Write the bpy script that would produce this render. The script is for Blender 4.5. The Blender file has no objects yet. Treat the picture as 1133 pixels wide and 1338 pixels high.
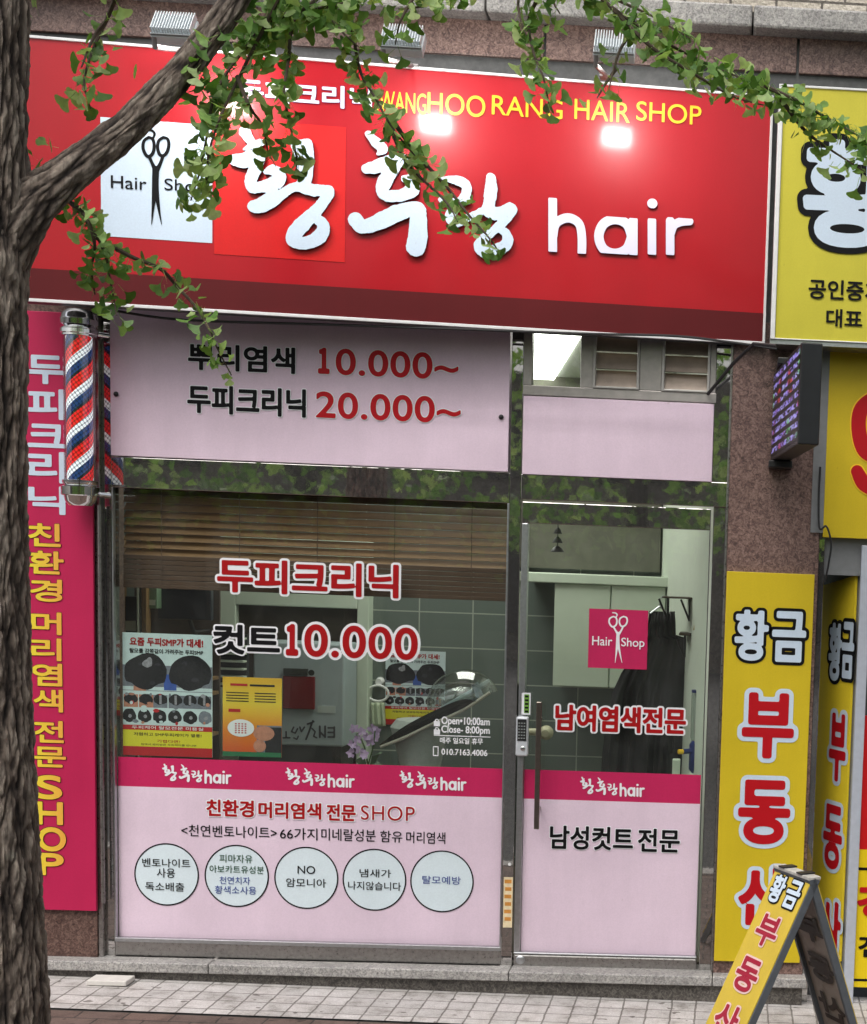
import bpy, math, random
import numpy as np
from mathutils import Vector, Matrix, noise, Quaternion
random.seed(11)
R_ = math.radians
S = bpy.context.scene
COL = S.collection

# ------------------------------------------------------------------ camera
F_PX, CX, CY = 1900.0, 1047.74, 937.91            # focal length and optical axis, in photo pixels (lens shift)
PAN, TILT, ROLL = 0.049934, 0.096545, 0.038460
DIST, CAMZ = 7.0, 1.985
def _rot():
    c, s = math.cos, math.sin
    ry = np.array([[c(PAN), 0, -s(PAN)], [0, 1, 0], [s(PAN), 0, c(PAN)]])
    rx = np.array([[1, 0, 0], [0, c(TILT), -s(TILT)], [0, s(TILT), c(TILT)]])
    rz = np.array([[c(ROLL), -s(ROLL), 0], [s(ROLL), c(ROLL), 0], [0, 0, 1]])
    return rz @ rx @ ry
RM = _rot()
CAM = Vector((0, -DIST, CAMZ))
cam = bpy.data.cameras.new('camera'); camo = bpy.data.objects.new('camera', cam); COL.objects.link(camo)
m = Matrix(((RM[0][0], -RM[1][0], -RM[2][0], CAM.x),
            (RM[0][2], -RM[1][2], -RM[2][2], CAM.y),
            (-RM[0][1], RM[1][1], RM[2][1], CAM.z), (0, 0, 0, 1)))
camo.matrix_world = m
cam.sensor_width = 36; cam.lens = F_PX / 1338 * 36
cam.shift_x = (566.5 - CX) / 1338; cam.shift_y = (CY - 669) / 1338
cam.clip_start = 0.05; cam.clip_end = 2000
S.camera = camo

def ray(px, py):
    d = RM.T @ np.array([(px - CX) / F_PX, (py - CY) / F_PX, 1.0])
    return Vector((d[0], d[2], -d[1]))
def at(px, py, y=0.0):
    d = ray(px, py); t = (y - CAM.y) / d.y
    return CAM + d * t
def pix(p):
    q = p - CAM; c = RM @ np.array([q.x, -q.z, q.y])
    return CX + F_PX * c[0] / c[2], CY + F_PX * c[1] / c[2]
GX, G0 = -0.0165, -0.088                            # the street falls gently to the right
def ground_z(x): return G0 + GX * x
def on_ground(px, py):
    d = ray(px, py); t = (G0 + GX * CAM.x - CAM.z) / (d.z - GX * d.x)
    return CAM + d * t

def frame_turn(a, pivot):
    global CAM, RM
    q = Matrix.Rotation(-a, 3, 'Z'); CAM = Vector(pivot) + q @ (CAM - Vector(pivot))
    m3 = np.array([[q[0][0], 0, q[0][1]], [0, 1, 0], [q[1][0], 0, q[1][1]]]); RM = RM @ m3.T

# ------------------------------------------------------------------ light
w = bpy.data.worlds.new('World'); S.world = w; w.use_nodes = True
nt = w.node_tree; bg = nt.nodes['Background']
sky = nt.nodes.new('ShaderNodeTexSky'); sky.sky_type = 'NISHITA'; sky.sun_disc = False
sky.sun_elevation = R_(58); sky.sun_rotation = R_(200); sky.air_density = 1.0; sky.dust_density = 6.0; sky.ozone_density = 1.0
hs = nt.nodes.new('ShaderNodeHueSaturation'); hs.inputs['Saturation'].default_value = 0.35
nt.links.new(sky.outputs[0], hs.inputs['Color']); nt.links.new(hs.outputs[0], bg.inputs[0])
bg.inputs[1].default_value = 0.12
sl = bpy.data.lights.new('sun', 'SUN'); so = bpy.data.objects.new('sun', sl); COL.objects.link(so)
sl.energy = 0.7; sl.angle = R_(35); sl.color = (1.0, 0.97, 0.93)
so.rotation_euler = (R_(36), 0, R_(-18)); so.location = (0, -8, 12)
S.view_settings.view_transform = 'Standard'; S.view_settings.look = 'None'
S.view_settings.exposure = 0.55; S.view_settings.gamma = 1.0
S.cycles.max_bounces = 8; S.cycles.transparent_max_bounces = 16; S.cycles.sample_clamp_indirect = 4.0
S.cycles.caustics_reflective = False; S.cycles.caustics_refractive = False
S.cycles.use_denoising = True

# ------------------------------------------------------------------ materials
MATS = {}
def srgb(r, g, b):
    f = lambda c: c / 255 / 12.92 if c / 255 < .04045 else ((c / 255 + .055) / 1.055) ** 2.4
    return (f(r), f(g), f(b))
def mat(name, col, rough=.5, metal=0., spec=.5, var=0., scale=30., bump=0., bscale=200., stretch=(1, 1, 1), emit=0., coat=0., rvar=0.):
    if name in MATS: return MATS[name]
    M = bpy.data.materials.new(name); M.use_nodes = True; MATS[name] = M
    t = M.node_tree; p = t.nodes['Principled BSDF']
    p.inputs['Base Color'].default_value = (*col, 1); p.inputs['Roughness'].default_value = rough
    p.inputs['Metallic'].default_value = metal; p.inputs['Specular IOR Level'].default_value = spec
    p.inputs['Coat Weight'].default_value = coat; p.inputs['Coat Roughness'].default_value = .08
    if emit:
        p.inputs['Emission Color'].default_value = (*col, 1); p.inputs['Emission Strength'].default_value = emit
    if var or bump or rvar:
        tc = t.nodes.new('ShaderNodeTexCoord'); mp = t.nodes.new('ShaderNodeMapping'); mp.inputs['Scale'].default_value = stretch
        t.links.new(tc.outputs['Object'], mp.inputs[0])
        if var or rvar:
            n = t.nodes.new('ShaderNodeTexNoise'); n.inputs['Scale'].default_value = scale; n.inputs['Detail'].default_value = 5
            n.inputs['Roughness'].default_value = .65
            t.links.new(mp.outputs[0], n.inputs['Vector'])
        if var:
            mr = t.nodes.new('ShaderNodeMapRange'); mr.inputs[1].default_value = .3; mr.inputs[2].default_value = .7
            mr.inputs[3].default_value = 1 - var; mr.inputs[4].default_value = 1 + var
            t.links.new(n.outputs['Fac'], mr.inputs[0])
            mx = t.nodes.new('ShaderNodeMix'); mx.data_type = 'RGBA'; mx.blend_type = 'MULTIPLY'; mx.inputs[0].default_value = 1
            mx.inputs[6].default_value = (*col, 1); t.links.new(mr.outputs[0], mx.inputs[7]); t.links.new(mx.outputs[2], p.inputs['Base Color'])
        if rvar:
            m2 = t.nodes.new('ShaderNodeMapRange'); m2.inputs[1].default_value = .3; m2.inputs[2].default_value = .7
            m2.inputs[3].default_value = max(.02, rough - rvar); m2.inputs[4].default_value = rough + rvar
            t.links.new(n.outputs['Fac'], m2.inputs[0]); t.links.new(m2.outputs[0], p.inputs['Roughness'])
        if bump:
            nb = t.nodes.new('ShaderNodeTexNoise'); nb.inputs['Scale'].default_value = bscale; nb.inputs['Detail'].default_value = 4
            t.links.new(mp.outputs[0], nb.inputs['Vector'])
            b = t.nodes.new('ShaderNodeBump'); b.inputs['Strength'].default_value = bump; b.inputs['Distance'].default_value = .01
            t.links.new(nb.outputs['Fac'], b.inputs['Height']); t.links.new(b.outputs[0], p.inputs['Normal'])
    return M
def nodes(name):
    M = bpy.data.materials.new(name); M.use_nodes = True; MATS[name] = M
    return M, M.node_tree, M.node_tree.nodes['Principled BSDF']
def ramp(t, fac, stops, interp='LINEAR'):
    r = t.nodes.new('ShaderNodeValToRGB'); r.color_ramp.interpolation = interp
    while len(r.color_ramp.elements) < len(stops): r.color_ramp.elements.new(.5)
    for e, (p, c) in zip(r.color_ramp.elements, stops): e.position = p; e.color = (*c, 1)
    t.links.new(fac, r.inputs[0]); return r.outputs[0]
def tex(t, kind, vec, **kw):
    n = t.nodes.new(kind)
    for k, v in kw.items():
        if k in n.inputs: n.inputs[k].default_value = v
        else: setattr(n, k, v)
    if vec is not None: t.links.new(vec, n.inputs['Vector'])
    return n
def mix(t, fac, a, b, mode='MIX'):
    x = t.nodes.new('ShaderNodeMix'); x.data_type = 'RGBA'; x.blend_type = mode
    for s, v in ((0, fac), (6, a), (7, b)):
        if isinstance(v, (int, float)): x.inputs[s].default_value = v
        elif isinstance(v, tuple): x.inputs[s].default_value = (*v, 1)
        else: t.links.new(v, x.inputs[s])
    return x.outputs[2]
def objco(t): return t.nodes.new('ShaderNodeTexCoord').outputs['Object']
def bump(t, p, h, strength, dist=.01):
    b = t.nodes.new('ShaderNodeBump'); b.inputs['Strength'].default_value = strength; b.inputs['Distance'].default_value = dist
    t.links.new(h, b.inputs['Height']); t.links.new(b.outputs[0], p.inputs['Normal'])
def xz(t, sx=1, sz=1):
    c = objco(t); s = t.nodes.new('ShaderNodeSeparateXYZ'); t.links.new(c, s.inputs[0])
    k = t.nodes.new('ShaderNodeCombineXYZ'); t.links.new(s.outputs[0], k.inputs[0]); t.links.new(s.outputs[2], k.inputs[1])
    return k.outputs[0]

def granite(name, dark, mid, light):
    M, t, p = nodes(name); c = objco(t)
    n1 = tex(t, 'ShaderNodeTexNoise', c, Scale=42., Detail=6., Roughness=.7, Distortion=1.6)
    n2 = tex(t, 'ShaderNodeTexVoronoi', c, Scale=170.)
    n3 = tex(t, 'ShaderNodeTexNoise', c, Scale=2.2, Detail=4.)
    a = ramp(t, n1.outputs['Fac'], [(.30, dark), (.46, mid), (.60, light), (.72, mid)])
    b = ramp(t, n2.outputs['Color'], [(0., (.55, .5, .5)), (.45, (1, 1, 1)), (1., (1.35, 1.3, 1.25))])
    x = mix(t, .75, a, b, 'MULTIPLY')
    g = ramp(t, n3.outputs['Fac'], [(.3, (.72, .72, .72)), (.7, (1.1, 1.1, 1.1))])
    t.links.new(mix(t, 1., x, g, 'MULTIPLY'), p.inputs['Base Color'])
    p.inputs['Roughness'].default_value = .42; bump(t, p, n1.outputs['Fac'], .12)
    return M
M_GRAN = granite('red brown granite', srgb(62, 48, 45), srgb(110, 86, 80), srgb(150, 124, 115))
M_GRAN2 = granite('dark red granite', srgb(48, 32, 30), srgb(86, 62, 56), srgb(122, 98, 88))
M_STEP = granite('grey step granite', srgb(108, 107, 106), srgb(152, 150, 148), srgb(186, 184, 180))
M_STEPD = granite('weathered foundation stone', srgb(46, 44, 42), srgb(78, 74, 70), srgb(116, 112, 106))

def steel(name, col, rough=.16):
    M, t, p = nodes(name); c = objco(t)
    mp = t.nodes.new('ShaderNodeMapping'); mp.inputs['Scale'].default_value = (1.2, 1.2, 1.2); t.links.new(c, mp.inputs[0])
    n = tex(t, 'ShaderNodeTexNoise', mp.outputs[0], Scale=4., Detail=5.)
    n2 = tex(t, 'ShaderNodeTexNoise', c, Scale=55., Detail=5., Roughness=.7)
    t.links.new(ramp(t, n2.outputs['Fac'], [(.35, tuple(v * .7 for v in col)), (.65, col)]), p.inputs['Base Color'])
    p.inputs['Metallic'].default_value = .92
    r = t.nodes.new('ShaderNodeMapRange'); r.inputs[3].default_value = rough * .5; r.inputs[4].default_value = rough * 1.7
    t.links.new(n2.outputs['Fac'], r.inputs[0]); t.links.new(r.outputs[0], p.inputs['Roughness'])
    bump(t, p, n.outputs['Fac'], .03, .01)
    return M
M_STEEL = steel('polished stainless frame', (.52, .505, .49), .019)
M_STEELB = steel('brushed stainless rail', (.42, .40, .385), .28)
M_ALU = mat('aluminium trim', (.55, .56, .58), .35, 1., var=.1, scale=60)
M_CHROME = mat('chrome', (.8, .8, .8), .06, 1.)
M_DKALU = mat('dark aluminium', (.10, .10, .10), .45, .6, var=.2)
M_GLASS = bpy.data.materials.new('window glass'); M_GLASS.use_nodes = True
def glass_setup(M, tint, rough=0.0, ior=1.5, dirt=0.):
    t = M.node_tree; t.nodes.clear()
    o = t.nodes.new('ShaderNodeOutputMaterial'); tr = t.nodes.new('ShaderNodeBsdfTransparent'); gl = t.nodes.new('ShaderNodeBsdfGlossy')
    tr.inputs[0].default_value = (*tint, 1); gl.inputs['Roughness'].default_value = rough
    fr = t.nodes.new('ShaderNodeFresnel'); ge = t.nodes.new('ShaderNodeNewGeometry'); io = t.nodes.new('ShaderNodeMapRange'); io.inputs[3].default_value = ior; io.inputs[4].default_value = 1 / ior
    t.links.new(ge.outputs['Backfacing'], io.inputs[0]); t.links.new(io.outputs[0], fr.inputs[0])      # same pane from either side
    mx = t.nodes.new('ShaderNodeMixShader'); t.links.new(fr.outputs[0], mx.inputs[0]); t.links.new(tr.outputs[0], mx.inputs[1])
    t.links.new(gl.outputs[0], mx.inputs[2]); last = mx
    if dirt:                                                    # dust and wiping smears, plus a painted haze over the interior
        c = t.nodes.new('ShaderNodeTexCoord'); mp = t.nodes.new('ShaderNodeMapping'); mp.inputs['Scale'].default_value = (2.2, 1, 1.1); mp.inputs['Rotation'].default_value = (0, .5, 0)
        t.links.new(c.outputs['Object'], mp.inputs[0]); n = t.nodes.new('ShaderNodeTexNoise'); n.inputs['Scale'].default_value = 3.; n.inputs['Detail'].default_value = 6.; n.inputs['Distortion'].default_value = 1.2
        t.links.new(mp.outputs[0], n.inputs['Vector']); r = t.nodes.new('ShaderNodeMapRange'); r.inputs[1].default_value = .35; r.inputs[2].default_value = .75; r.inputs[3].default_value = dirt * .4; r.inputs[4].default_value = dirt * 1.8
        t.links.new(n.outputs['Fac'], r.inputs[0]); df = t.nodes.new('ShaderNodeBsdfDiffuse'); df.inputs[0].default_value = (.6, .6, .57, 1)
        last = t.nodes.new('ShaderNodeMixShader'); t.links.new(r.outputs[0], last.inputs[0]); t.links.new(mx.outputs[0], last.inputs[1]); t.links.new(df.outputs[0], last.inputs[2])
    t.links.new(last.outputs[0], o.inputs[0])
glass_setup(M_GLASS, (.95, .985, .96), dirt=.012)
M_DOME = bpy.data.materials.new('clear plastic'); M_DOME.use_nodes = True; glass_setup(M_DOME, (.84, .88, .87), .03, 2.7)

def vinyl(name, col, rough=.4, var=.05, coat=0.):
    """Printed sheet: faint vertical dirt runs, blotchy fading and slight waviness of the film."""
    if name in MATS: return MATS[name]
    M, t, p = nodes(name); c = objco(t)
    mp = t.nodes.new('ShaderNodeMapping'); mp.inputs['Scale'].default_value = (5, 5, .5); t.links.new(c, mp.inputs[0])
    n1 = tex(t, 'ShaderNodeTexNoise', mp.outputs[0], Scale=1., Detail=5., Roughness=.7)
    n2 = tex(t, 'ShaderNodeTexNoise', c, Scale=2.6, Detail=5., Roughness=.6); n3 = tex(t, 'ShaderNodeTexNoise', c, Scale=140., Detail=3.)
    n4 = tex(t, 'ShaderNodeTexNoise', c, Scale=38., Detail=2., Roughness=.5)
    a = ramp(t, n1.outputs['Fac'], [(.32, (1 - var * 1.1,) * 3), (.66, (1 + var * .4,) * 3)])
    b = ramp(t, n2.outputs['Fac'], [(.3, (1 - var * 1.6,) * 3), (.7, (1 + var * .8,) * 3)])
    d = ramp(t, n3.outputs['Fac'], [(.3, (.965,) * 3), (.7, (1.03,) * 3)])
    e = ramp(t, n4.outputs['Fac'], [(.74, (1, 1, 1)), (.80, (.86, .84, .82))])
    x = mix(t, 1., mix(t, 1., mix(t, 1., mix(t, 1., col, a, 'MULTIPLY'), b, 'MULTIPLY'), d, 'MULTIPLY'), e, 'MULTIPLY'); t.links.new(x, p.inputs['Base Color'])
    r = t.nodes.new('ShaderNodeMapRange'); r.inputs[3].default_value = rough - .05; r.inputs[4].default_value = rough + .08
    t.links.new(n2.outputs['Fac'], r.inputs[0]); t.links.new(r.outputs[0], p.inputs['Roughness'])
    bump(t, p, n2.outputs['Fac'], .06, .02)
    p.inputs['Coat Weight'].default_value = coat; p.inputs['Coat Roughness'].default_value = .14; p.inputs['Specular IOR Level'].default_value = .3
    return M
M_RED = vinyl('red sign sheet', srgb(176, 6, 26), .38, .04, coat=.4)
M_RED2 = vinyl('bright red square print', srgb(212, 22, 24), .38, .04, coat=.4)
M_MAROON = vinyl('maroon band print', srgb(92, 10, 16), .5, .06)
M_PINK = vinyl('pale pink vinyl', srgb(230, 208, 224), .45)
M_MAG = vinyl('magenta vinyl', srgb(196, 40, 92), .42)
M_MAG2 = vinyl('magenta sign sheet', srgb(190, 38, 84), .38)
M_YEL = vinyl('yellow sign sheet', srgb(214, 188, 40), .42)
M_YEL2 = vinyl('lemon sign sheet', srgb(206, 196, 66), .42)
M_BLUEW = vinyl('bluish white print', srgb(206, 222, 238), .35, .03)
M_WHITE = mat('white print', srgb(238, 238, 242), .4)
M_WTRIM = mat('white painted trim', srgb(228, 228, 228), .4, var=.06)
M_BLACK = mat('black print', (.006, .006, .007), .6, spec=.15)
M_INK = mat('red print', srgb(184, 16, 28), .5, spec=.25)
M_INK2 = mat('deep red print', srgb(166, 14, 20), .5, spec=.25)
M_YINK = mat('yellow print', srgb(250, 200, 40), .4)
M_CIRC = vinyl('light blue badge', srgb(220, 234, 240), .45, .03)
M_GREENINK = mat('green print', srgb(40, 84, 60), .5)
M_BLUEINK = mat('blue print', srgb(66, 84, 150), .5)
M_BLKPL = mat('black plastic', (.012, .012, .013), .45, var=.2, scale=80)
M_NAVY = mat('letter side', srgb(20, 22, 44), .45)

# ------------------------------------------------------------------ mesh builder
class MB:
    def __init__(s): s.v = []; s.f = []; s.mi = []; s.m = 0
    def add(s, vs, fs):
        o = len(s.v); s.v += [tuple(v) for v in vs]; s.f += [tuple(i + o for i in f) for f in fs]; s.mi += [s.m] * len(fs); return s
    def box(s, x0, x1, y0, y1, z0, z1):
        x0, x1 = min(x0, x1), max(x0, x1); y0, y1 = min(y0, y1), max(y0, y1); z0, z1 = min(z0, z1), max(z0, z1)
        return s.add([(x0, y0, z0), (x1, y0, z0), (x1, y1, z0), (x0, y1, z0), (x0, y0, z1), (x1, y0, z1), (x1, y1, z1), (x0, y1, z1)],
                     [(0, 3, 2, 1), (4, 5, 6, 7), (0, 1, 5, 4), (1, 2, 6, 5), (2, 3, 7, 6), (3, 0, 4, 7)])
    def hexa(s, a, b):                              # a, b: four corners each (front, back), same winding seen from the front
        return s.add(list(a) + list(b), [(0, 1, 2, 3), (7, 6, 5, 4), (0, 4, 5, 1), (1, 5, 6, 2), (2, 6, 7, 3), (3, 7, 4, 0)])
    def slab(s, c, n):                              # quad c thickened along vector n
        n = Vector(n); return s.hexa(c, [Vector(p) + n for p in c])
    def tube(s, pts, rad, n=10, cap=True):
        pts = [Vector(p) for p in pts]; k = len(pts)
        rad = [rad] * k if isinstance(rad, (int, float)) else rad
        vs = []; up = None
        for i, p in enumerate(pts):
            t = (pts[min(i + 1, k - 1)] - pts[max(i - 1, 0)]).normalized()
            if up is None:
                up = t.orthogonal().normalized()
            up = (up - t * up.dot(t)).normalized(); b = t.cross(up)
            for j in range(n):
                a = 2 * math.pi * j / n; vs.append(p + (up * math.cos(a) + b * math.sin(a)) * rad[i])
        fs = [(i * n + j, i * n + (j + 1) % n, (i + 1) * n + (j + 1) % n, (i + 1) * n + j) for i in range(k - 1) for j in range(n)]
        if cap: fs += [tuple(reversed(range(n))), tuple(range((k - 1) * n, k * n))]
        return s.add(vs, fs)
    def lathe(s, c, prof, n=28):                    # prof: (radius, z) from bottom to top
        vs = []; 
        for r, z in prof:
            for j in range(n):
                a = 2 * math.pi * j / n; vs.append((c[0] + r * math.cos(a), c[1] + r * math.sin(a), c[2] + z))
        k = len(prof)
        fs = [(i * n + j, i * n + (j + 1) % n, (i + 1) * n + (j + 1) % n, (i + 1) * n + j) for i in range(k - 1) for j in range(n)]
        fs += [tuple(reversed(range(n))), tuple(range((k - 1) * n, k * n))]
        return s.add(vs, fs)
    def disc(s, c, rx, rz, n=40, a0=0, a1=2 * math.pi):        # flat disc facing -y
        vs = [(c[0] + rx * math.cos(a0 + (a1 - a0) * i / n), c[1], c[2] + rz * math.sin(a0 + (a1 - a0) * i / n)) for i in range(n)]
        return s.add(vs, [tuple(range(n))])
    def ring(s, c, r0, r1, n=56, asp=1.):
        vs = []
        for i in range(n):
            a = 2 * math.pi * i / n
            vs += [(c[0] + r0 * math.cos(a), c[1], c[2] + r0 * asp * math.sin(a)), (c[0] + r1 * math.cos(a), c[1], c[2] + r1 * asp * math.sin(a))]
        return s.add(vs, [(2 * i, 2 * i + 1, (2 * i + 3) % (2 * n), (2 * i + 2) % (2 * n)) for i in range(n)])
    def rect(s, x0, x1, z0, z1, y): return s.add([(x0, y, z0), (x1, y, z0), (x1, y, z1), (x0, y, z1)], [(0, 1, 2, 3)])
WL = {}
def base(o): return WL.get(o.name, Vector((0, 0, 0)))
def tag(o, label=None, cat=None, group=None, kind=None):
    if label: o['label'] = label
    if cat: o['category'] = cat
    if group: o['group'] = group
    if kind: o['kind'] = kind
    return o
def thing(name, label, cat, loc=(0, 0, 0), group=None):
    o = bpy.data.objects.new(name, None); COL.objects.link(o); o.location = loc; o.empty_display_size = .1
    WL[o.name] = Vector(loc); return tag(o, label, cat, group)
def obj(name, mb, mats, parent=None, bevel=0., smooth=False, loc=None, label=None):
    if not isinstance(mats, (list, tuple)): mats = [mats]
    off = base(parent) if parent else Vector(loc or (0, 0, 0))
    me = bpy.data.meshes.new(name); me.from_pydata([tuple(Vector(v) - off) for v in mb.v], [], mb.f)
    for x in mats: me.materials.append(x)
    me.polygons.foreach_set('material_index', mb.mi)
    if smooth:
        me.polygons.foreach_set('use_smooth', [True] * len(me.polygons)); me.set_sharp_from_angle(angle=R_(38))
    me.update(); o = bpy.data.objects.new(name, me); COL.objects.link(o)
    if parent: o.parent = parent; WL[o.name] = off
    else: o.location = off; WL[o.name] = off
    if bevel:
        b = o.modifiers.new('bevel', 'BEVEL'); b.width = bevel; b.segments = 2; b.limit_method = 'ANGLE'
    if label: o['label'] = label
    return o
def copy_tree(o, parent=None, loc=None):
    c = o.copy(); COL.objects.link(c); c.parent = parent
    if loc is not None: c.location = loc
    WL[c.name] = Vector(loc) if loc is not None else (base(parent) if parent else base(o))
    for ch in list(o.children): copy_tree(ch, c)
    return c
def px_rect(l, t, r, b, y):
    p, q = at(l, t, y), at(r, b, y); return p.x, q.x, q.z, p.z
def quad_rect(tl, tr, br, bl, y):
    a, b, c, d = (at(*p, y) for p in (tl, tr, br, bl))
    return (a.x + d.x) / 2, (b.x + c.x) / 2, (c.z + d.z) / 2, (a.z + b.z) / 2

# ------------------------------------------------------------------ lettering: glyph outlines -> distance field -> clean sheet mesh
class Plane2D:
    def __init__(s, o, u, v, n): s.o, s.u, s.v, s.n = Vector(o), Vector(u), Vector(v), Vector(n)
    def __call__(s, a, b, d=0.): return s.o + s.u * a + s.v * b + s.n * d
def wall(y): return Plane2D((0, y, 0), (1, 0, 0), (0, 0, 1), (0, -1, 0))
FIELDS = {}
def glyph_field(body, space, res, asp=1.):
    key = (body, space, res, round(asp, 3))
    if key in FIELDS: return FIELDS[key]
    c = bpy.data.curves.new('glyphs', 'FONT'); c.body = body; c.size = 1; c.space_character = space
    o = bpy.data.objects.new('glyphs', c); COL.objects.link(o)
    dg = bpy.context.evaluated_depsgraph_get(); dg.update()
    cu = o.evaluated_get(dg).to_curve(dg)
    segs = []
    for sp in cu.splines:
        bp = sp.bezier_points; n = len(bp); pts = []
        for i in range(n):
            a, b = bp[i], bp[(i + 1) % n]
            p0, p1, p2, p3 = (np.array(q[:2]) for q in (a.co, a.handle_right, b.handle_left, b.co))
            d = p3 - p0; L = np.hypot(*d)
            if L < 1e-7: continue
            dev = max(abs(d[0] * (p1 - p0)[1] - d[1] * (p1 - p0)[0]), abs(d[0] * (p2 - p0)[1] - d[1] * (p2 - p0)[0])) / L
            k = 1 if dev < 1e-4 else 6
            for q in range(k):
                tt = q / k; pts.append((1 - tt) ** 3 * p0 + 3 * (1 - tt) ** 2 * tt * p1 + 3 * (1 - tt) * tt * tt * p2 + tt ** 3 * p3)
        for i in range(len(pts)): segs.append((pts[i], pts[(i + 1) % len(pts)]))
    o.evaluated_get(dg).to_curve_clear(); bpy.data.objects.remove(o); bpy.data.curves.remove(c)
    A = np.array([s[0] for s in segs]); B = np.array([s[1] for s in segs])
    A[:, 0] *= asp; B[:, 0] *= asp
    lo, hi = A.min(0), A.max(0); pad = .24; h = 1. / res
    x0, z0 = lo[0] - pad + .00137, lo[1] - pad + .00071
    nx, nz = int((hi[0] - lo[0] + 2 * pad) / h) + 2, int((hi[1] - lo[1] + 2 * pad) / h) + 2
    gx, gz = x0 + h * np.arange(nx), z0 + h * np.arange(nz)
    D = np.full((nz, nx), pad); W = np.zeros((nz, nx + 1))
    for a, b in zip(A, B):
        d = b - a; L2 = d @ d
        if L2 < 1e-14: continue
        i0 = max(0, int((min(a[0], b[0]) - pad - x0) / h)); i1 = min(nx, int((max(a[0], b[0]) + pad - x0) / h) + 2)
        j0 = max(0, int((min(a[1], b[1]) - pad - z0) / h)); j1 = min(nz, int((max(a[1], b[1]) + pad - z0) / h) + 2)
        X, Z = gx[None, i0:i1], gz[j0:j1, None]
        t = np.clip(((X - a[0]) * d[0] + (Z - a[1]) * d[1]) / L2, 0, 1)
        q = np.hypot(X - a[0] - t * d[0], Z - a[1] - t * d[1])
        np.minimum(D[j0:j1, i0:i1], q, out=D[j0:j1, i0:i1])
        if a[1] != b[1]:
            zl, zh = min(a[1], b[1]), max(a[1], b[1])
            rows = np.nonzero((gz >= zl) & (gz < zh))[0]
            xc = a[0] + (gz[rows] - a[1]) / d[1] * d[0]
            ci = np.clip(np.ceil((xc - x0) / h).astype(int), 0, nx)
            np.add.at(W, (rows, ci), 1 if b[1] > a[1] else -1)
    inside = np.abs(np.cumsum(W, 1)[:, :nx]) > .5
    D = np.where(inside, -D, D)
    FIELDS[key] = (D, x0, z0, h, lo, hi); return FIELDS[key]
def contour(mb, Fd, x0, z0, h, place, depth=0., side=None):
    """Fill the region Fd < 0 with non-overlapping faces; place(x, z, d) maps to space; depth > 0 adds side walls."""
    ins = Fd < 0; nz, nx = Fd.shape
    c4 = ins[:-1, :-1].astype(int) + ins[:-1, 1:] + ins[1:, 1:] + ins[1:, :-1]
    front = depth
    for j in range(nz - 1):
        row = c4[j]; full = np.nonzero(row == 4)[0]
        if len(full):
            br = np.nonzero(np.diff(full) > 1)[0]; st = np.concatenate(([0], br + 1)); en = np.concatenate((br, [len(full) - 1]))
            for a, b in zip(full[st], full[en]):
                xa, xb, za, zb = x0 + a * h, x0 + (b + 1) * h, z0 + j * h, z0 + (j + 1) * h
                mb.add([place(xa, za, front), place(xb, za, front), place(xb, zb, front), place(xa, zb, front)], [(0, 1, 2, 3)])
        for i in np.nonzero((row > 0) & (row < 4))[0]:
            cs = ((i, j), (i + 1, j), (i + 1, j + 1), (i, j + 1)); P = []; X = []
            for k in range(4):
                (ia, ja), (ib, jb) = cs[k], cs[(k + 1) % 4]; fa, fb = Fd[ja, ia], Fd[jb, ib]
                if fa < 0: P.append((x0 + ia * h, z0 + ja * h, 0))
                if (fa < 0) != (fb < 0):
                    t = fa / (fa - fb); t = min(max(t, .02), .98); P.append((x0 + (ia + (ib - ia) * t) * h, z0 + (ja + (jb - ja) * t) * h, 1 if fa < 0 else 2))
            if len(P) < 3: continue
            mb.add([place(p[0], p[1], front) for p in P], [tuple(range(len(P)))])
            if depth:
                m0 = mb.m; mb.m = side if side is not None else m0
                for k in range(len(P)):
                    p, q = P[k], P[(k + 1) % len(P)]
                    if p[2] == 1 and q[2] == 2:
                        mb.add([place(p[0], p[1], 0), place(q[0], q[1], 0), place(q[0], q[1], depth), place(p[0], p[1], depth)], [(0, 3, 2, 1)])
                mb.m = m0
    return mb
def write(mb, body, pl, rect, r=.02, space=1., res=40, d=.002, fit=None, flip=False, depth=0., side=None):
    """Set `body` so that its outline fills rect = (u0, u1, v0, v1) of plane pl."""
    u0, u1, v0, v1 = rect
    D, x0, z0, h, lo, hi = glyph_field(body, space, res)
    w0, h0 = hi[0] - lo[0], hi[1] - lo[1]; g = max(r if fit is None else fit, 0.)
    sz = (v1 - v0) / (h0 + 2 * g); asp = max(.15, ((u1 - u0) / sz - 2 * g) / w0)
    D, x0, z0, h, lo, hi = glyph_field(body, space, res, asp)
    lo = lo - g; sx = sz
    if flip: f = lambda x, z, dd: pl(u1 - (x - lo[0]) * sx, v0 + (z - lo[1]) * sz, d + dd)
    else: f = lambda x, z, dd: pl(u0 + (x - lo[0]) * sx, v0 + (z - lo[1]) * sz, d + dd)
    return contour(mb, D - r, x0, z0, h, f, depth, side)
def label_text(parent, body, rect, y, fill, r=.03, out=None, rout=.1, space=1., res=40, name='lettering', pl=None, d=.002, flip=False, extra=None):
    """One lettering part: an optional outline sheet behind and the fill in front."""
    pl = pl or wall(y); mb = MB(); mats = []
    if out is not None:
        mats.append(out); mb.m = 0; write(mb, body, pl, rect, rout, space, res, d, fit=r, flip=flip)
        d += .0015
    mb.m = len(mats); mats.append(fill); write(mb, body, pl, rect, r, space, res, d, flip=flip)
    return obj(name, mb, mats, parent)
def px_text(parent, body, l, t, rr, b, y, fill, **kw):
    return label_text(parent, body, px_rect(l, t, rr, b, y), y, fill, **kw)
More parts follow.
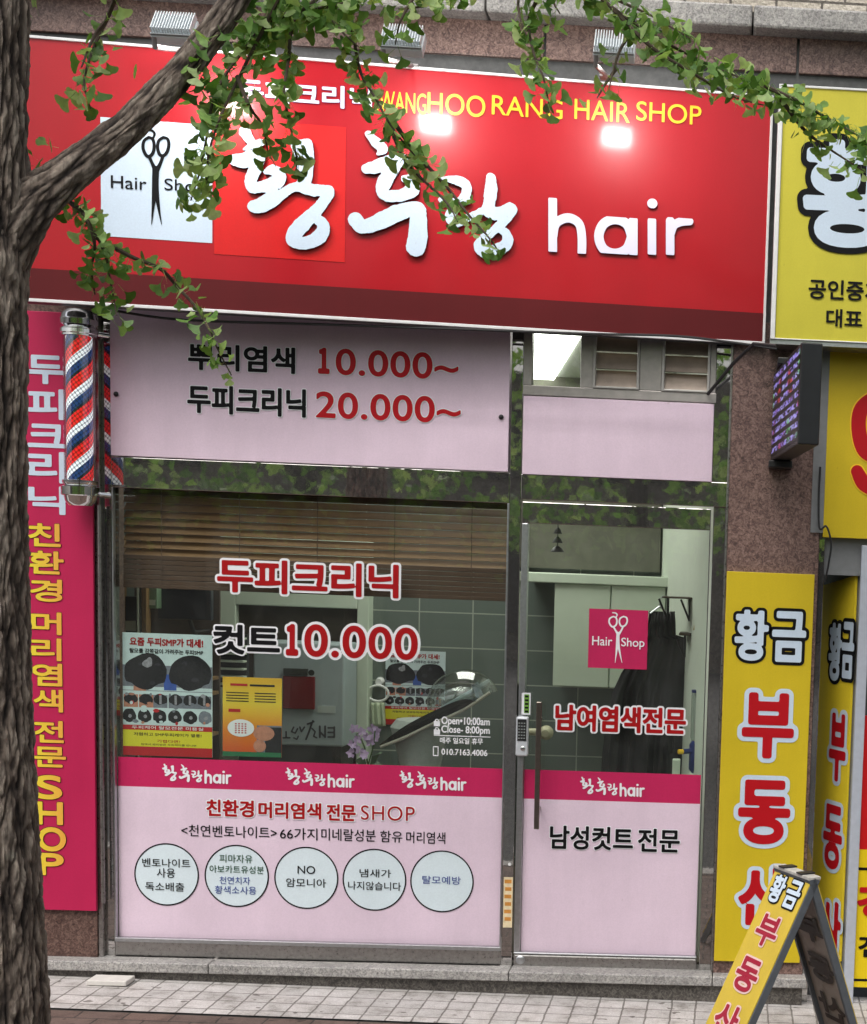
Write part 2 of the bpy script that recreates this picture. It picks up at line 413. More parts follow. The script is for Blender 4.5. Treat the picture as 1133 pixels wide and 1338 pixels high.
def catmull(pts, n=6):
    pts = [np.array(p, float) for p in pts]; out = []
    for i in range(len(pts) - 1):
        p0, p1, p2, p3 = pts[max(i - 1, 0)], pts[i], pts[i + 1], pts[min(i + 2, len(pts) - 1)]
        for k in range(n):
            t = k / n; out.append(.5 * ((2 * p1) + (-p0 + p2) * t + (2 * p0 - 5 * p1 + 4 * p2 - p3) * t * t + (-p0 + 3 * p1 - 3 * p2 + p3) * t ** 3))
    return out + [pts[-1]]
def stroke_field(strokes, h, pad, smooth=True, closed=()):
    """strokes: polylines of (x, z, radius) in final units -> (D, x0, z0, h)"""
    allp = np.array([p for s in strokes for p in s]); x0, z0 = allp[:, 0].min() - allp[:, 2].max() - pad, allp[:, 1].min() - allp[:, 2].max() - pad
    x1, z1 = allp[:, 0].max() + allp[:, 2].max() + pad, allp[:, 1].max() + allp[:, 2].max() + pad
    nx, nz = int((x1 - x0) / h) + 2, int((z1 - z0) / h) + 2
    X, Z = (x0 + h * np.arange(nx))[None, :], (z0 + h * np.arange(nz))[:, None]; D = np.full((nz, nx), 9.)
    for s in strokes:
        q = catmull(s) if smooth and len(s) > 2 else [np.array(p, float) for p in s]
        if len(q) == 1: q = [q[0], q[0] + 1e-6]
        for a, b in zip(q[:-1], q[1:]):
            d = b[:2] - a[:2]; L2 = d @ d + 1e-12
            t = np.clip(((X - a[0]) * d[0] + (Z - a[1]) * d[1]) / L2, 0, 1)
            D = np.minimum(D, np.hypot(X - a[0] - t * d[0], Z - a[1] - t * d[1]) - (a[2] + (b[2] - a[2]) * t))
    return D, x0, z0, h

# brush lettering of the shop name, in photo pixels (x, y, radius)
def zc(pts, ox, oy, s): return [(ox + x / s, oy + y / s, r / s) for x, y, r in pts]
HWANG = [zc(p, 280, 130, 5.665) for p in (
    [(232, 248, 44), (262, 300, 36), (285, 335, 32)], [(222, 378, 10), (290, 350, 26), (350, 325, 28)],
    [(158, 455, 42), (225, 458, 55), (300, 430, 50), (352, 412, 34)],
    [(352, 425, 36), (310, 520, 44), (278, 600, 44), (290, 655, 44), (345, 655, 42), (425, 640, 50), (482, 600, 50), (478, 550, 46), (430, 528, 36), (385, 545, 18)],
    [(300, 800, 46), (350, 790, 55), (440, 740, 55), (520, 700, 36), (600, 655, 36), (680, 660, 45), (740, 680, 44)],
    [(610, 352, 38), (640, 420, 44), (665, 500, 46), (672, 560, 48), (670, 620, 50)], [(690, 340, 44), (695, 430, 46), (690, 520, 48), (675, 600, 52), (665, 650, 48)],
    [(640, 345, 40), (690, 340, 44)],
    [(740, 678, 42), (830, 682, 44), (852, 695, 42), (800, 780, 42), (720, 870, 50), (640, 950, 55), (588, 1025, 52), (610, 1065, 46), (700, 1065, 48), (790, 1015, 52), (815, 950, 48), (780, 905, 40), (745, 890, 26)])]
HOO = [zc(p, 440, 130, 4.358) for p in (
    [(180, 198, 18), (220, 240, 28), (262, 285, 30), (238, 315, 10)], [(170, 400, 28), (230, 388, 38), (310, 362, 40), (385, 350, 32)],
    [(330, 395, 34), (285, 460, 42), (262, 520, 36), (292, 552, 34), (370, 552, 34), (432, 520, 40), (430, 468, 36), (392, 458, 22)],
    [(112, 690, 42), (150, 730, 38), (240, 702, 45), (340, 655, 46), (430, 625, 40), (468, 635, 42), (468, 700, 48), (465, 790, 54), (452, 845, 54)])]
RANG = [zc(p, 440, 130, 4.358) for p in (
    [(605, 458, 15), (690, 466, 28), (742, 500, 28), (728, 560, 28), (690, 605, 24)], [(600, 577, 20), (680, 588, 22), (745, 582, 24)],
    [(690, 605, 28), (650, 665, 32), (680, 705, 28), (762, 672, 22), (820, 645, 22)],
    [(880, 452, 30), (880, 520, 36), (870, 600, 36), (866, 640, 36), (922, 655, 36), (992, 632, 38), (945, 705, 28), (925, 730, 24)],
    [(930, 722, 26), (870, 770, 26), (818, 830, 36), (842, 872, 34), (920, 860, 36), (972, 820, 34), (962, 765, 26), (920, 738, 20)])]
BRUSH = HWANG + HOO + RANG
HAIR = [zc(p, 560, 0, 1.977) for p in ([(321, 516, 13), (321, 660, 13)], [(323, 610, 12), (330, 578, 13), (360, 564, 13.5), (388, 578, 13), (396, 612, 13), (396, 660, 13)],
    [(525, 612, 14), (512, 580, 14), (482, 568, 14), (452, 580, 14), (440, 612, 14), (452, 644, 14), (482, 656, 14), (512, 644, 14), (525, 612, 14)],
    [(529, 568, 13), (529, 660, 13)], [(577, 572, 13), (577, 662, 13)], [(577, 527, 14), (579, 527, 14)], [(624, 572, 13), (624, 664, 13)],
    [(625, 610, 11), (634, 584, 12), (652, 574, 13), (674, 573, 12)])]
def strokes_at(strokes, y, dst=None, src=None):
    """Photo-pixel strokes to plane y; dst=(l,t,r,b) re-fits the drawing into another pixel box."""
    if src is None:
        xs = [p[0] for s in strokes for p in s]; ys = [p[1] for s in strokes for p in s]; src = (min(xs), min(ys), max(xs), max(ys))
    out = []
    for s in strokes:
        q = []
        for x, z, r in s:
            if dst:
                fx = (dst[2] - dst[0]) / (src[2] - src[0]); fy = (dst[3] - dst[1]) / (src[3] - src[1])
                x, z, r = dst[0] + (x - src[0]) * fx, dst[1] + (z - src[1]) * fy, r * min(fx, fy)
            p = at(x, z, y); q.append((p.x, p.z, r / F_PX * (y + DIST)))
        out.append(q)
    return out
def draw(parent, strokes, y, mats, h, grow=0., depth=0., d=.002, name='lettering', smooth=True, clip=None, rough=0.):
    D, x0, z0, h = stroke_field(strokes, h, .02, smooth); mb = MB(); pl = wall(y)
    if rough:                                                   # dry-brush edges
        D = D + rough * np.array([[noise.noise(Vector((i * h * 40, j * h * 40, 1.7))) + .6 * noise.noise(Vector((i * h * 110, j * h * 110, 5.))) for i in range(D.shape[1])] for j in range(D.shape[0])])
    if clip is not None:
        zz = (z0 + h * np.arange(D.shape[0]))[:, None]; xx = (x0 + h * np.arange(D.shape[1]))[None, :]; D = np.maximum(D, clip(xx, zz))
    contour(mb, D - grow, x0, z0, h, lambda a, b, dd: pl(a, b, d + dd), depth, 1 if depth else None)
    return obj(name, mb, mats, parent)
SCISSORS = [[(385, 338, 2.5), (396, 340, 3), (402, 348, 3), (399, 358, 2.5)],
            [(387, 357, 3.4), (375, 366, 3.6), (372, 384, 3.8), (379, 402, 4), (388, 407, 4), (398, 397, 4), (401, 378, 3.8), (397, 362, 3.6), (387, 357, 3.4)],
            [(425, 357, 3.4), (413, 366, 3.6), (410, 384, 3.8), (415, 401, 4), (424, 405, 4), (434, 396, 4), (439, 378, 3.8), (436, 362, 3.6), (425, 357, 3.4)],
            [(388, 407, 4), (396, 425, 4), (404, 442, 6)], [(424, 405, 4), (417, 425, 4), (408, 442, 6)],
            [(405, 440, 8), (405, 480, 7), (411, 530, 4), (420, 583, .8)], [(405, 440, 8), (403, 480, 7), (399, 530, 4), (394, 583, .8)]]

# ================================================================== ground
def ground_sheet(name, x0, x1, y0, y1, dz, m, kind='structure'):
    mb = MB(); n = 1
    mb.add([(x0, y0, ground_z(x0) + dz), (x1, y0, ground_z(x1) + dz), (x1, y1, ground_z(x1) + dz), (x0, y1, ground_z(x0) + dz)], [(0, 1, 2, 3)])
    return tag(obj(name, mb, m), kind=kind)
def pavers(name, c1, c2, mortar, bw, rh, ms, rot=0., off=0.):
    M, t, p = nodes(name); c = objco(t)
    mp = t.nodes.new('ShaderNodeMapping'); mp.inputs['Rotation'].default_value = (0, 0, rot); nd = tex(t, 'ShaderNodeTexNoise', c, Scale=14., Detail=4.); ad0 = t.nodes.new('ShaderNodeMixRGB'); ad0.blend_type = 'LINEAR_LIGHT'; ad0.inputs[0].default_value = .006; t.links.new(c, ad0.inputs[1]); t.links.new(nd.outputs['Color'], ad0.inputs[2]); t.links.new(ad0.outputs[0], mp.inputs[0])
    b = tex(t, 'ShaderNodeTexBrick', mp.outputs[0], offset=off, Scale=1., **{'Brick Width': bw, 'Row Height': rh, 'Mortar Size': ms, 'Mortar Smooth': .25})
    b.inputs['Color1'].default_value = (*c1, 1); b.inputs['Color2'].default_value = (*c2, 1); b.inputs['Mortar'].default_value = (*mortar, 1)
    n = tex(t, 'ShaderNodeTexNoise', c, Scale=9., Detail=7., Roughness=.7); n2 = tex(t, 'ShaderNodeTexNoise', c, Scale=160., Detail=3.)
    ng = tex(t, 'ShaderNodeTexNoise', c, Scale=17., Detail=1.); gum = ramp(t, ng.outputs['Fac'], [(.70, (1, 1, 1)), (.73, (.42, .40, .38))]); g = mix(t, 1., ramp(t, n.outputs['Fac'], [(.30, (.55, .53, .50)), (.48, (.92, .91, .90)), (.66, (1.1, 1.1, 1.1))]), gum, 'MULTIPLY'); g2 = ramp(t, n2.outputs['Fac'], [(.3, (.8, .8, .8)), (.7, (1.12, 1.12, 1.12))])
    x = mix(t, 1., mix(t, 1., b.outputs['Color'], g, 'MULTIPLY'), g2, 'MULTIPLY'); t.links.new(x, p.inputs['Base Color'])
    p.inputs['Roughness'].default_value = .85
    ad = t.nodes.new('ShaderNodeMath'); ad.operation = 'MULTIPLY_ADD'; ad.inputs[1].default_value = -1.; t.links.new(b.outputs['Fac'], ad.inputs[0])
    sc = t.nodes.new('ShaderNodeMath'); sc.operation = 'MULTIPLY'; sc.inputs[1].default_value = .35; t.links.new(n2.outputs['Fac'], sc.inputs[0]); t.links.new(sc.outputs[0], ad.inputs[2])
    bump(t, p, ad.outputs[0], .8, .008)
    return M
M_PAVE = pavers('light grey pavers', srgb(200, 196, 194), srgb(184, 181, 179), srgb(132, 128, 124), .115, .125, .0045)
M_PAVE2 = pavers('brown red pavers', srgb(112, 92, 84), srgb(98, 82, 76), srgb(60, 54, 50), .2, .1, .004, off=.5)
M_ASPH = mat('asphalt', (.05, .05, .052), .9, var=.25, scale=40, bump=.4, bscale=300)
e0 = on_ground(80, 1318); e1 = on_ground(560, 1335); yE = (e0.y + e1.y) / 2
M_SOIL = mat('dark joint', (.03, .028, .025), .95, var=.3, scale=40)
ground_sheet('ground', -300, 300, -300, 40, -.02, M_ASPH)
ground_sheet('pavement', -12, 12, yE, .1, 0, M_PAVE)
ground_sheet('pavement_joint', -12, 12, yE - .03, yE, -.006, M_SOIL)
ground_sheet('pavement_border', -12, 12, -2.9, yE - .03, .0, M_PAVE2)
mb = MB()
for a in range(24):
    x = -12 + a; z = ground_z(x)
    mb.box(x + .004, x + .996, -3.08, -2.9, z - .3, z + .004)
tag(obj('kerb', mb, M_STEP, bevel=.015), kind='structure')

# ================================================================== building
B = thing('shop_building', 'brown granite fronted shop building with a glass shopfront under the red sign', 'building', (0, 0, 0))
Z = lambda px, py, y=0.: at(px, py, y).z
X = lambda px, py, y=0.: at(px, py, y).x
zFB, zCB, zCT = Z(527, 67, -.04), Z(840, 27, -.14), Z(1050, 9, -.14)
xL = X(124.5, 900, -.04); xPL, xPR = (X(957, 500, -.04) + X(933, 1250, -.04)) / 2, (X(1070, 745, -.04) + X(1048, 1258, -.04)) / 2
zT = Z(400, 395)                                   # top of the shopfront, behind the sign
mb = MB(); mb.box(-4.6, xL, -.04, .30, -.15, zT); obj('pillar', mb, M_GRAN2, B, bevel=.003)
mb = MB(); mb.box(xPL, xPR, -.04, .30, -.15, zT); obj('pillar', mb, M_GRAN, B, bevel=.003)
js = [X(20, 50, -.04) - 1.3, X(380, 40, -.04), X(712, 50, -.04), X(1043, 70, -.04), X(1043, 70, -.04) + 1.35]
mb = MB()
for a, b in zip(js[:-1], js[1:]): mb.box(a + .006, b - .006, -.04, .30, zFB, zCB)
obj('fascia', mb, M_GRAN, B, bevel=.004)
mb = MB(); mb.box(-6, 6, -.02, .28, zT, zCB); obj('wall', mb, M_DKALU, B)
mb = MB()
for a in range(10):
    mb.box(-6 + a * 1.2 + .003, -4.8 + a * 1.2 - .003, -.14, .3, zCB, zCT)
obj('cornice', mb, M_STEP, B, bevel=.012)
def rough_brick():
    M, t, p = nodes('pale split brick'); v = xz(t)
    b = tex(t, 'ShaderNodeTexBrick', v, offset=.5, Scale=1., **{'Brick Width': .21, 'Row Height': .065, 'Mortar Size': .006})
    b.inputs['Color1'].default_value = (*srgb(196, 186, 172), 1); b.inputs['Color2'].default_value = (*srgb(216, 208, 196), 1); b.inputs['Mortar'].default_value = (*srgb(110, 104, 98), 1)
    n = tex(t, 'ShaderNodeTexNoise', objco(t), Scale=60., Detail=5.)
    t.links.new(mix(t, .6, b.outputs['Color'], ramp(t, n.outputs['Fac'], [(.3, (.6, .58, .55)), (.65, (1.1, 1.1, 1.1))]), 'MULTIPLY'), p.inputs['Base Color'])
    p.inputs['Roughness'].default_value = .8; bump(t, p, n.outputs['Fac'], .6, .02); return M
mb = MB(); mb.box(-6, 6, -.04, .3, zCT, zCT + 3.2); obj('brick_wall', mb, rough_brick(), B)
# step and foundation
yS = -.115
zS1, zS0 = Z(500, 1265.5, yS), Z(500, 1278.5, yS)
mb = MB()
for a, b in ((-4.6, X(283, 1270)), (X(283, 1270), X(669, 1275)), (X(669, 1275), X(931, 1280)), (X(931, 1280), xPR + .02)):
    mb.box(a + .0015, b - .0015, yS, .35, zS0, zS1)
obj('step', mb, M_STEP, B, bevel=.006)
mb = MB(); mb.box(-4.6, xPR, yS + .03, .35, -.4, zS0); obj('foundation', mb, M_STEPD, B)
# ---- shopfront frame
xA0, xA1, xB1 = xL, X(136, 900), X(148, 900)
xM0, xM1 = X(661, 900), X(676, 900)
xR0, xR1 = X(925, 900), xPL
zH1, zH0 = Z(400, 607), Z(400, 647)
zG0 = Z(400, 1231)                                  # bottom of the big pane
mb = MB(); mb.box(xB1 + .002, xM0 - .002, .03, .036, zG0, zH0); WIN = obj('display_window', mb, M_GLASS, B)
mb = MB(); mb.box(xA0, xA1, -.03, .08, zS1, zT); obj('frame', mb, M_STEELB, WIN, bevel=.003)
mb = MB(); mb.box(xA1, xB1, .0, .08, zS1, zT); mb.box(xM0, xM1, -.005, .08, zS1, zT)
mb.box(xB1, xM0, -.008, .08, zH0, zH1); obj('frame', mb, M_STEEL, WIN, bevel=.003)
mb = MB(); mb.box(xB1, xM0, .0, .08, Z(400, 1256), Z(400, 1236)); mb.box(xB1, xM0, -.02, .08, zS1, Z(400, 1256)); obj('frame', mb, M_STEELB, WIN, bevel=.004)
mb = MB(); mb.box(xB1, xM0, -.006, .02, Z(400, 1236), Z(400, 1231)); mb.box(xB1, xB1 + .008, -.006, .02, zG0, zH0); mb.box(xM0 - .008, xM0, -.006, .02, zG0, zH0)
obj('bead', mb, M_ALU, WIN, bevel=.002)
yV = .026
zBT, zBB, zPB = Z(400, 996.5, yV), Z(400, 1034.5, yV), Z(400, 1229.5, yV)
xV0, xV1 = xB1 + .009, xM0 - .009
mb = MB(); mb.box(xV0, xV1, yV, yV + .002, zBB, zBT); obj('magenta_band', mb, M_MAG, WIN)
mb = MB(); mb.box(xV0, xV1, yV, yV + .002, zPB, zBB); obj('pink_panel', mb, M_PINK, WIN)
yT = yV - .0005
px_text(WIN, '두피크리닉', 284, 729, 521, 782, yT, M_INK2, r=.035, out=M_WHITE, rout=.10, space=.98)
px_text(WIN, '컷트', 279, 815, 366, 857, yT, M_BLACK, r=.035, out=M_WHITE, rout=.09)
px_text(WIN, '１', 374, 815, 390, 857, yT, M_INK2, r=.05, out=M_WHITE, rout=.11)
px_text(WIN, '0.000', 398, 815, 546, 863, yT, M_INK2, r=.02, out=M_WHITE, rout=.08, space=1.05)
px_text(WIN, 'Open•10:00am', 577, 936, 640, 951, yT, M_WHITE, r=.02)
px_text(WIN, 'Close- 8:00pm', 577, 947.5, 640, 962, yT, M_WHITE, r=.02)
px_text(WIN, '매주 일요일 휴무', 575, 963, 631, 973, yT, M_WHITE, r=.02)
px_text(WIN, '010.7163.4006', 577, 978, 637, 988, yT, M_WHITE, r=.02)
mb = MB(); pl = wall(yT)
r_ = px_rect(567, 961.2, 641, 962.6, yT); mb.rect(*r_, yT - .002)
for l, t_, r__, b_ in ((567, 942, 575, 949), (567, 953, 575, 960)):
    mb.rect(*px_rect(l, t_, r__, b_, yT), yT - .002); c = at((l + r__) / 2, t_, yT - .002); mb.ring(c, .006, .010)
a0 = px_rect(566, 975, 573, 988, yT); mb.rect(a0[0], a0[1], a0[2], a0[2] + .005, yT - .002); mb.rect(a0[0], a0[1], a0[3] - .004, a0[3], yT - .002)
mb.rect(a0[0], a0[0] + .004, a0[2] + .005, a0[3] - .004, yT - .002); mb.rect(a0[1] - .004, a0[1], a0[2] + .005, a0[3] - .004, yT - .002)
obj('lettering', mb, M_WHITE, WIN)
q = px_rect(658.5, 1146, 669, 1212, -.006); mb = MB(); mb.m = 0; mb.rect(*q, -.0065); mb.m = 1
for k in range(6): mb.rect(q[0] + .004 + .003 * (k % 2), q[1] - .006, q[3] - .030 - k * .037, q[3] - .012 - k * .037, -.0072)
obj('sticker', mb, [mat('cream sticker', srgb(232, 214, 176), .5, var=.15, scale=30), mat('orange sticker print', srgb(206, 140, 60), .5, var=.2, scale=40)], WIN)
mb = MB(); c = at(666, 1129, -.006); mb.disc((c.x, -.008, c.z), .008, .008, 14); obj('screw_cap', mb, M_WTRIM, WIN)
# shop name in brush letters on the band
SRC = (292, 160, 684, 330)
HSRC = (714, 252, 905, 336)
def small_logo(parent, l, t, r, b, y):
    w_ = r - l; h_ = b - t
    draw(parent, strokes_at(BRUSH, y, (l, t, l + w_ * .60, b - h_ * .08), SRC), y, M_WHITE, .0022, grow=.0003)
    draw(parent, strokes_at(HAIR, y, (l + w_ * .62, t + h_ * .33, r, b), HSRC), y, M_WHITE, .0022, grow=.0012)
for bx in ((211, 997, 302, 1023), (372, 1002, 463, 1028), (521, 1006, 609, 1032)): small_logo(WIN, *bx, yT)
px_text(WIN, '친환경', 270, 1044, 332, 1068, yT, M_INK2, r=.03, out=M_WHITE, rout=.09)
px_text(WIN, '머리염색', 338, 1047, 420, 1071, yT, M_INK2, r=.03, out=M_WHITE, rout=.09)
px_text(WIN, '전문', 427, 1050, 465, 1073, yT, M_INK2, r=.03, out=M_WHITE, rout=.09)
px_text(WIN, 'SHOP', 472, 1052, 542, 1073, yT, M_INK2, r=.0, out=M_WHITE, rout=.05, res=56, space=1.1)
px_text(WIN, '<천연벤토나이트>', 237, 1077, 362, 1096, yT, M_BLACK, r=.006)
px_text(WIN, '66가지', 366, 1081, 415, 1098, yT, M_BLACK, r=.006)
px_text(WIN, '미네랄성분', 420, 1082, 491, 1100, yT, M_BLACK, r=.006)
px_text(WIN, '함유', 497, 1085, 526, 1101, yT, M_BLACK, r=.006)
px_text(WIN, '머리염색', 531, 1086, 582, 1103, yT, M_BLACK, r=.006)
badges = [((218, 1142.5), [('벤토나이트', 186, 1121, 249, 1134, M_BLACK), ('사용', 205, 1134, 229, 1147, M_BLACK), ('독소배출', 190, 1152, 241, 1165, M_BLACK)]),
          ((309.6, 1144.5), [('피마자유', 287, 1116, 330, 1128, M_GREENINK), ('아보카트유성분', 274, 1130, 345, 1142, M_GREENINK), ('천연치자', 287, 1145, 327, 1156, M_BLUEINK), ('황색소사용', 281, 1157, 335, 1169, M_BLUEINK)]),
          ((400.5, 1147), [('NO', 389, 1131, 412, 1142, M_BLACK), ('암모니아', 374, 1147, 426, 1160, M_BLACK)]),
          ((489.5, 1149.5), [('냄새가', 470, 1135, 511, 1147, M_BLACK), ('나지않습니다', 455, 1151, 524, 1164, M_BLACK)]),
          ((577.7, 1151.6), [('탈모예방', 552, 1144, 602, 1156, M_BLUEINK)])]
for (cx, cy), lines in badges:
    mb = MB(); c = at(cx, cy, yT); rr = 41.3 / F_PX * (DIST + yT)
    mb.m = 0; mb.disc((c.x, yT - .001, c.z), rr - .004, rr - .004, 64); mb.m = 1; mb.ring((c.x, yT - .002, c.z), rr - .0065, rr)
    bd = obj('badge', mb, [M_CIRC, M_BLACK], WIN)
    for s_, l, t_, r__, b_, mm in lines: px_text(WIN, s_, l, t_, r__, b_, yT - .0018, mm, r=.006, res=36)

# ---- price panel above the window
PP = thing('price_panel', 'long pale pink price panel over the display window with two prices', 'sign', at(400, 607, -.012))
xq0, xq1 = (X(145, 440) + X(149, 600)) / 2 - .004, X(666, 520)
mb = MB(); mb.box(xq0, xq1, -.014, .05, zH1 + .004, zT - .02); obj('panel', mb, M_PINK, PP, bevel=.002)
px_text(PP, '뿌리염색', 246, 448, 386, 489, -.0145, M_BLACK, r=.03, out=M_WHITE, rout=.06)
px_text(PP, '１', 416, 454, 431, 489, -.0145, M_INK, r=.05, out=M_WHITE, rout=.075)
px_text(PP, '0.000~', 439, 455, 599, 497, -.0145, M_INK, r=.02, out=M_WHITE, rout=.045, space=1.04)
px_text(PP, '두피크리닉', 245, 502, 400, 546, -.0145, M_BLACK, r=.03, out=M_WHITE, rout=.06)
px_text(PP, '20.000~', 413, 511, 602, 554, -.0145, M_INK, r=.02, out=M_WHITE, rout=.045, space=1.04)
for px, py in ((152, 515), (655, 545)):
    c = at(px, py, -.016); mb = MB(); mb.lathe((0, 0, 0), [(.011, 0), (.012, .003), (.008, .008), (.002, .010)], 12)
    mb.v = [(c.x + v[0], c.y - v[2], c.z + v[1]) for v in mb.v]; mb.f = [f for f in mb.f]; obj('bolt', mb, M_BLKPL, PP, smooth=True)

# ---- transom over the door
xt0, xt1 = xM1, X(937, 490)
zt0 = Z(800, 521)
ops = [px_rect(696, 444, 758, 507, 0.), px_rect(776, 447, 835, 510, 0.), px_rect(866, 450, 927, 513, 0.)]
zo0 = min(o[2] for o in ops); zo0 = sum(o[2] for o in ops) / 3
mb = MB(); mb.box(ops[0][0], ops[0][1], .02, .026, zo0, zT); TR = obj('transom_window', mb, M_GLASS, B)
mb = MB(); xs = [xt0] + [v for o in ops for v in o[:2]] + [xt1]
for a, b in zip(xs[0::2], xs[1::2]): mb.box(a, b, -.004, .06, zo0, zT)
mb.box(xt0, xt1, -.006, .06, zt0, zo0); obj('frame', mb, mat('transom frame', (.44, .41, .39), .42, .5, var=.12, scale=20), TR, bevel=.003)
M_LOUV = mat('brown louvre', srgb(176, 160, 146), .45, .1, var=.15, scale=12)
for o in ops[1:]:
    mb = MB(); 
    fb_ = MB(); fb_.box(o[0], o[0] + .012, -.012, .05, zo0, zT); fb_.box(o[1] - .012, o[1], -.012, .05, zo0, zT); fb_.box(o[0] + .012, o[1] - .012, -.012, .05, zo0, zo0 + .01)
    obj('frame', fb_, mat('pale louvre frame', (.50, .48, .46), .4, .4, var=.1, scale=20), TR, bevel=.002)
    for k in range(4):
        z = zo0 + .012 + k * .082
        mb.add([(o[0] + .013, .004, z), (o[1] - .013, .004, z), (o[1] - .013, .045, z + .078), (o[0] + .013, .045, z + .078)], [(0, 1, 2, 3)])
        mb.add([(o[0] + .013, .008, z - .002), (o[0] + .013, .049, z + .076), (o[1] - .013, .049, z + .076), (o[1] - .013, .008, z - .002)], [(0, 1, 2, 3)])
    obj('louvre', mb, M_LOUV, TR)
xw1 = X(934, 575); zw0, zw1 = Z(800, 624.5), Z(800, 522.5)
mb = MB(); mb.box(xM1 + .004, xw1 - .008, -.012, .04, zw0, zw1); obj('pink_panel', mb, M_PINK, TR, bevel=.002)
mb = MB(); mb.box(xw1 - .008, xR1, -.004, .06, zw0, zT); mb.box(xM1, xR1, -.008, .08, Z(800, 657), zw0); obj('frame', mb, M_STEEL, TR, bevel=.003)
mb = MB(); mb.box(xR0, xR1 - .012, -.002, .08, zS1, Z(800, 657)); obj('frame', mb, M_STEEL, TR, bevel=.003)
mb = MB(); mb.box(xR1 - .012, xR1, -.03, .08, zS1, zT); obj('frame', mb, M_STEELB, TR, bevel=.003)

# ---- door
DR = thing('glass_door', 'clear glass shop door with pink lower half, magenta square and long pull handle', 'door', (X(800, 1265), .02, zS1))
xd0, xd1 = xM1 + .006, xR0 - .012
zd1, zd0 = Z(800, 660), Z(800, 1267)
zdr = Z(800, 688); zdb = Z(800, 1247)
mb = MB(); mb.box(xd0, xd1, .0, .05, zdr, zd1); obj('top_rail', mb, M_STEEL, DR, bevel=.003)
mb = MB(); mb.box(xd0, xd1, .0, .05, zd0, zdb - .012); obj('bottom_rail', mb, M_STEELB, DR, bevel=.008)
mb = MB(); mb.box(xd0, xd1, -.003, .05, zdb - .010, zdb); mb.box(xd0, X(686, 900), .0, .05, zdb, zdr); obj('stile', mb, M_ALU, DR, bevel=.004)
mb = MB(); mb.box(xd1 - .004, xd1, .004, .05, zdb, zdr); obj('stile', mb, M_DKALU, DR)
mb = MB(); mb.box(X(686, 900), xd1 - .005, .026, .034, zdb, zdr); obj('glass', mb, M_GLASS, DR)
yD = .022; xg0, xg1 = X(686, 900) + .002, xd1 - .008
zq1, zq0 = Z(800, 1009, yD), Z(800, 1047, yD)
mb = MB(); mb.box(xg0, xg1, yD, yD + .002, zq0, zq1); obj('magenta_band', mb, M_MAG, DR)
mb = MB(); mb.box(xg0, xg1, yD, yD + .002, zdb, zq0); obj('pink_panel', mb, M_PINK, DR)
yD2 = yD - .0005
small_logo(DR, 757, 1014, 842, 1040, yD2)
px_text(DR, '남성컷트', 719, 1078, 827, 1112, yD2, M_BLACK, r=.025, out=M_WHITE, rout=.055)
px_text(DR, '전문', 834, 1082, 888, 1114, yD2, M_BLACK, r=.025, out=M_WHITE, rout=.055)
px_text(DR, '남여염색전문', 726, 920, 896, 960, yD2, M_INK2, r=.035, out=M_WHITE, rout=.10)
sq = px_rect(770, 795, 845, 875, yD)
mb = MB(); mb.box(sq[0], sq[1], yD, yD + .002, sq[2], sq[3]); obj('magenta_square', mb, M_MAG, DR)
draw(DR, strokes_at(SCISSORS, yD2, (796, 800, 820, 866), (372, 336, 440, 583)), yD2, M_WHITE, .0016, grow=.0002, name='scissors_emblem')
px_text(DR, 'Hair', 774, 831, 800, 844, yD2, M_WHITE, r=.008)
px_text(DR, 'Shop', 812, 833, 842, 849, yD2, M_WHITE, r=.008)
hx, hz1, hz0 = X(703, 1000, -.06), Z(703, 917, -.06), Z(703, 1083, -.06)
mb = MB(); mb.box(hx - .012, hx + .012, -.075, -.055, hz0, hz1)
for z in (hz0 + .09, hz1 - .09): mb.tube([(hx, -.055, z), (hx, .026, z)], .008, 10)
obj('handle', mb, mat('brown steel handle', (.30, .25, .22), .28, 1., var=.1), DR, bevel=.003)
lk = px_rect(675, 936, 690, 988, -.02)
mb = MB(); mb.box(lk[0], lk[1], -.035, .0, lk[2], lk[3]); lock = obj('digital_lock', mb, mat('silver plastic', (.66, .69, .73), .35, .2), DR, bevel=.008)
mb = MB(); zz = lk[3] - .045; mb.box(lk[0] + .008, lk[1] - .008, -.038, -.034, lk[3] - .115, lk[3] - .012); obj('keypad', mb, M_BLKPL, lock)
mb = MB()
for j in range(6):
    for i in range(3): mb.rect(lk[0] + .012 + i * .0125, lk[0] + .020 + i * .0125, lk[3] - .105 + j * .0145, lk[3] - .100 + j * .0145, -.0385)
obj('keys', mb, mat('grey keys', (.3, .32, .32), .5), lock)
mb = MB(); c = at(683, 978, -.036); mb.lathe((0, 0, 0), [(.011, 0), (.011, .004), (.008, .006), (.002, .006)], 16); mb.v = [(c.x + v[0], c.y - v[2] + .002, c.z + v[1]) for v in mb.v]
obj('button', mb, M_CHROME, lock, smooth=True)
st = px_rect(682, 905, 693, 934, -.003)
mb = MB(); mb.m = 0; mb.rect(*st, -.0035); mb.m = 1; mb.rect(st[0] + .012, st[1] - .006, st[2] + .008, st[3] - .008, -.0045)
mb.m = 2
for k in range(5): mb.rect(st[0] + .016, st[1] - .010, st[3] - .022 - k * .018, st[3] - .013 - k * .018, -.0055)
obj('sticker', mb, [M_WHITE, mat('green sticker', srgb(110, 160, 60), .4), M_BLACK], DR)
mb = MB(); c = at(680, 1254, .0); mb.lathe((0, 0, 0), [(.022, 0), (.022, .006), (.016, .010), (.004, .011)], 20); mb.v = [(c.x + v[0], c.y - v[2], c.z + v[1]) for v in mb.v]
obj('pivot_cap', mb, M_ALU, DR, smooth=True)

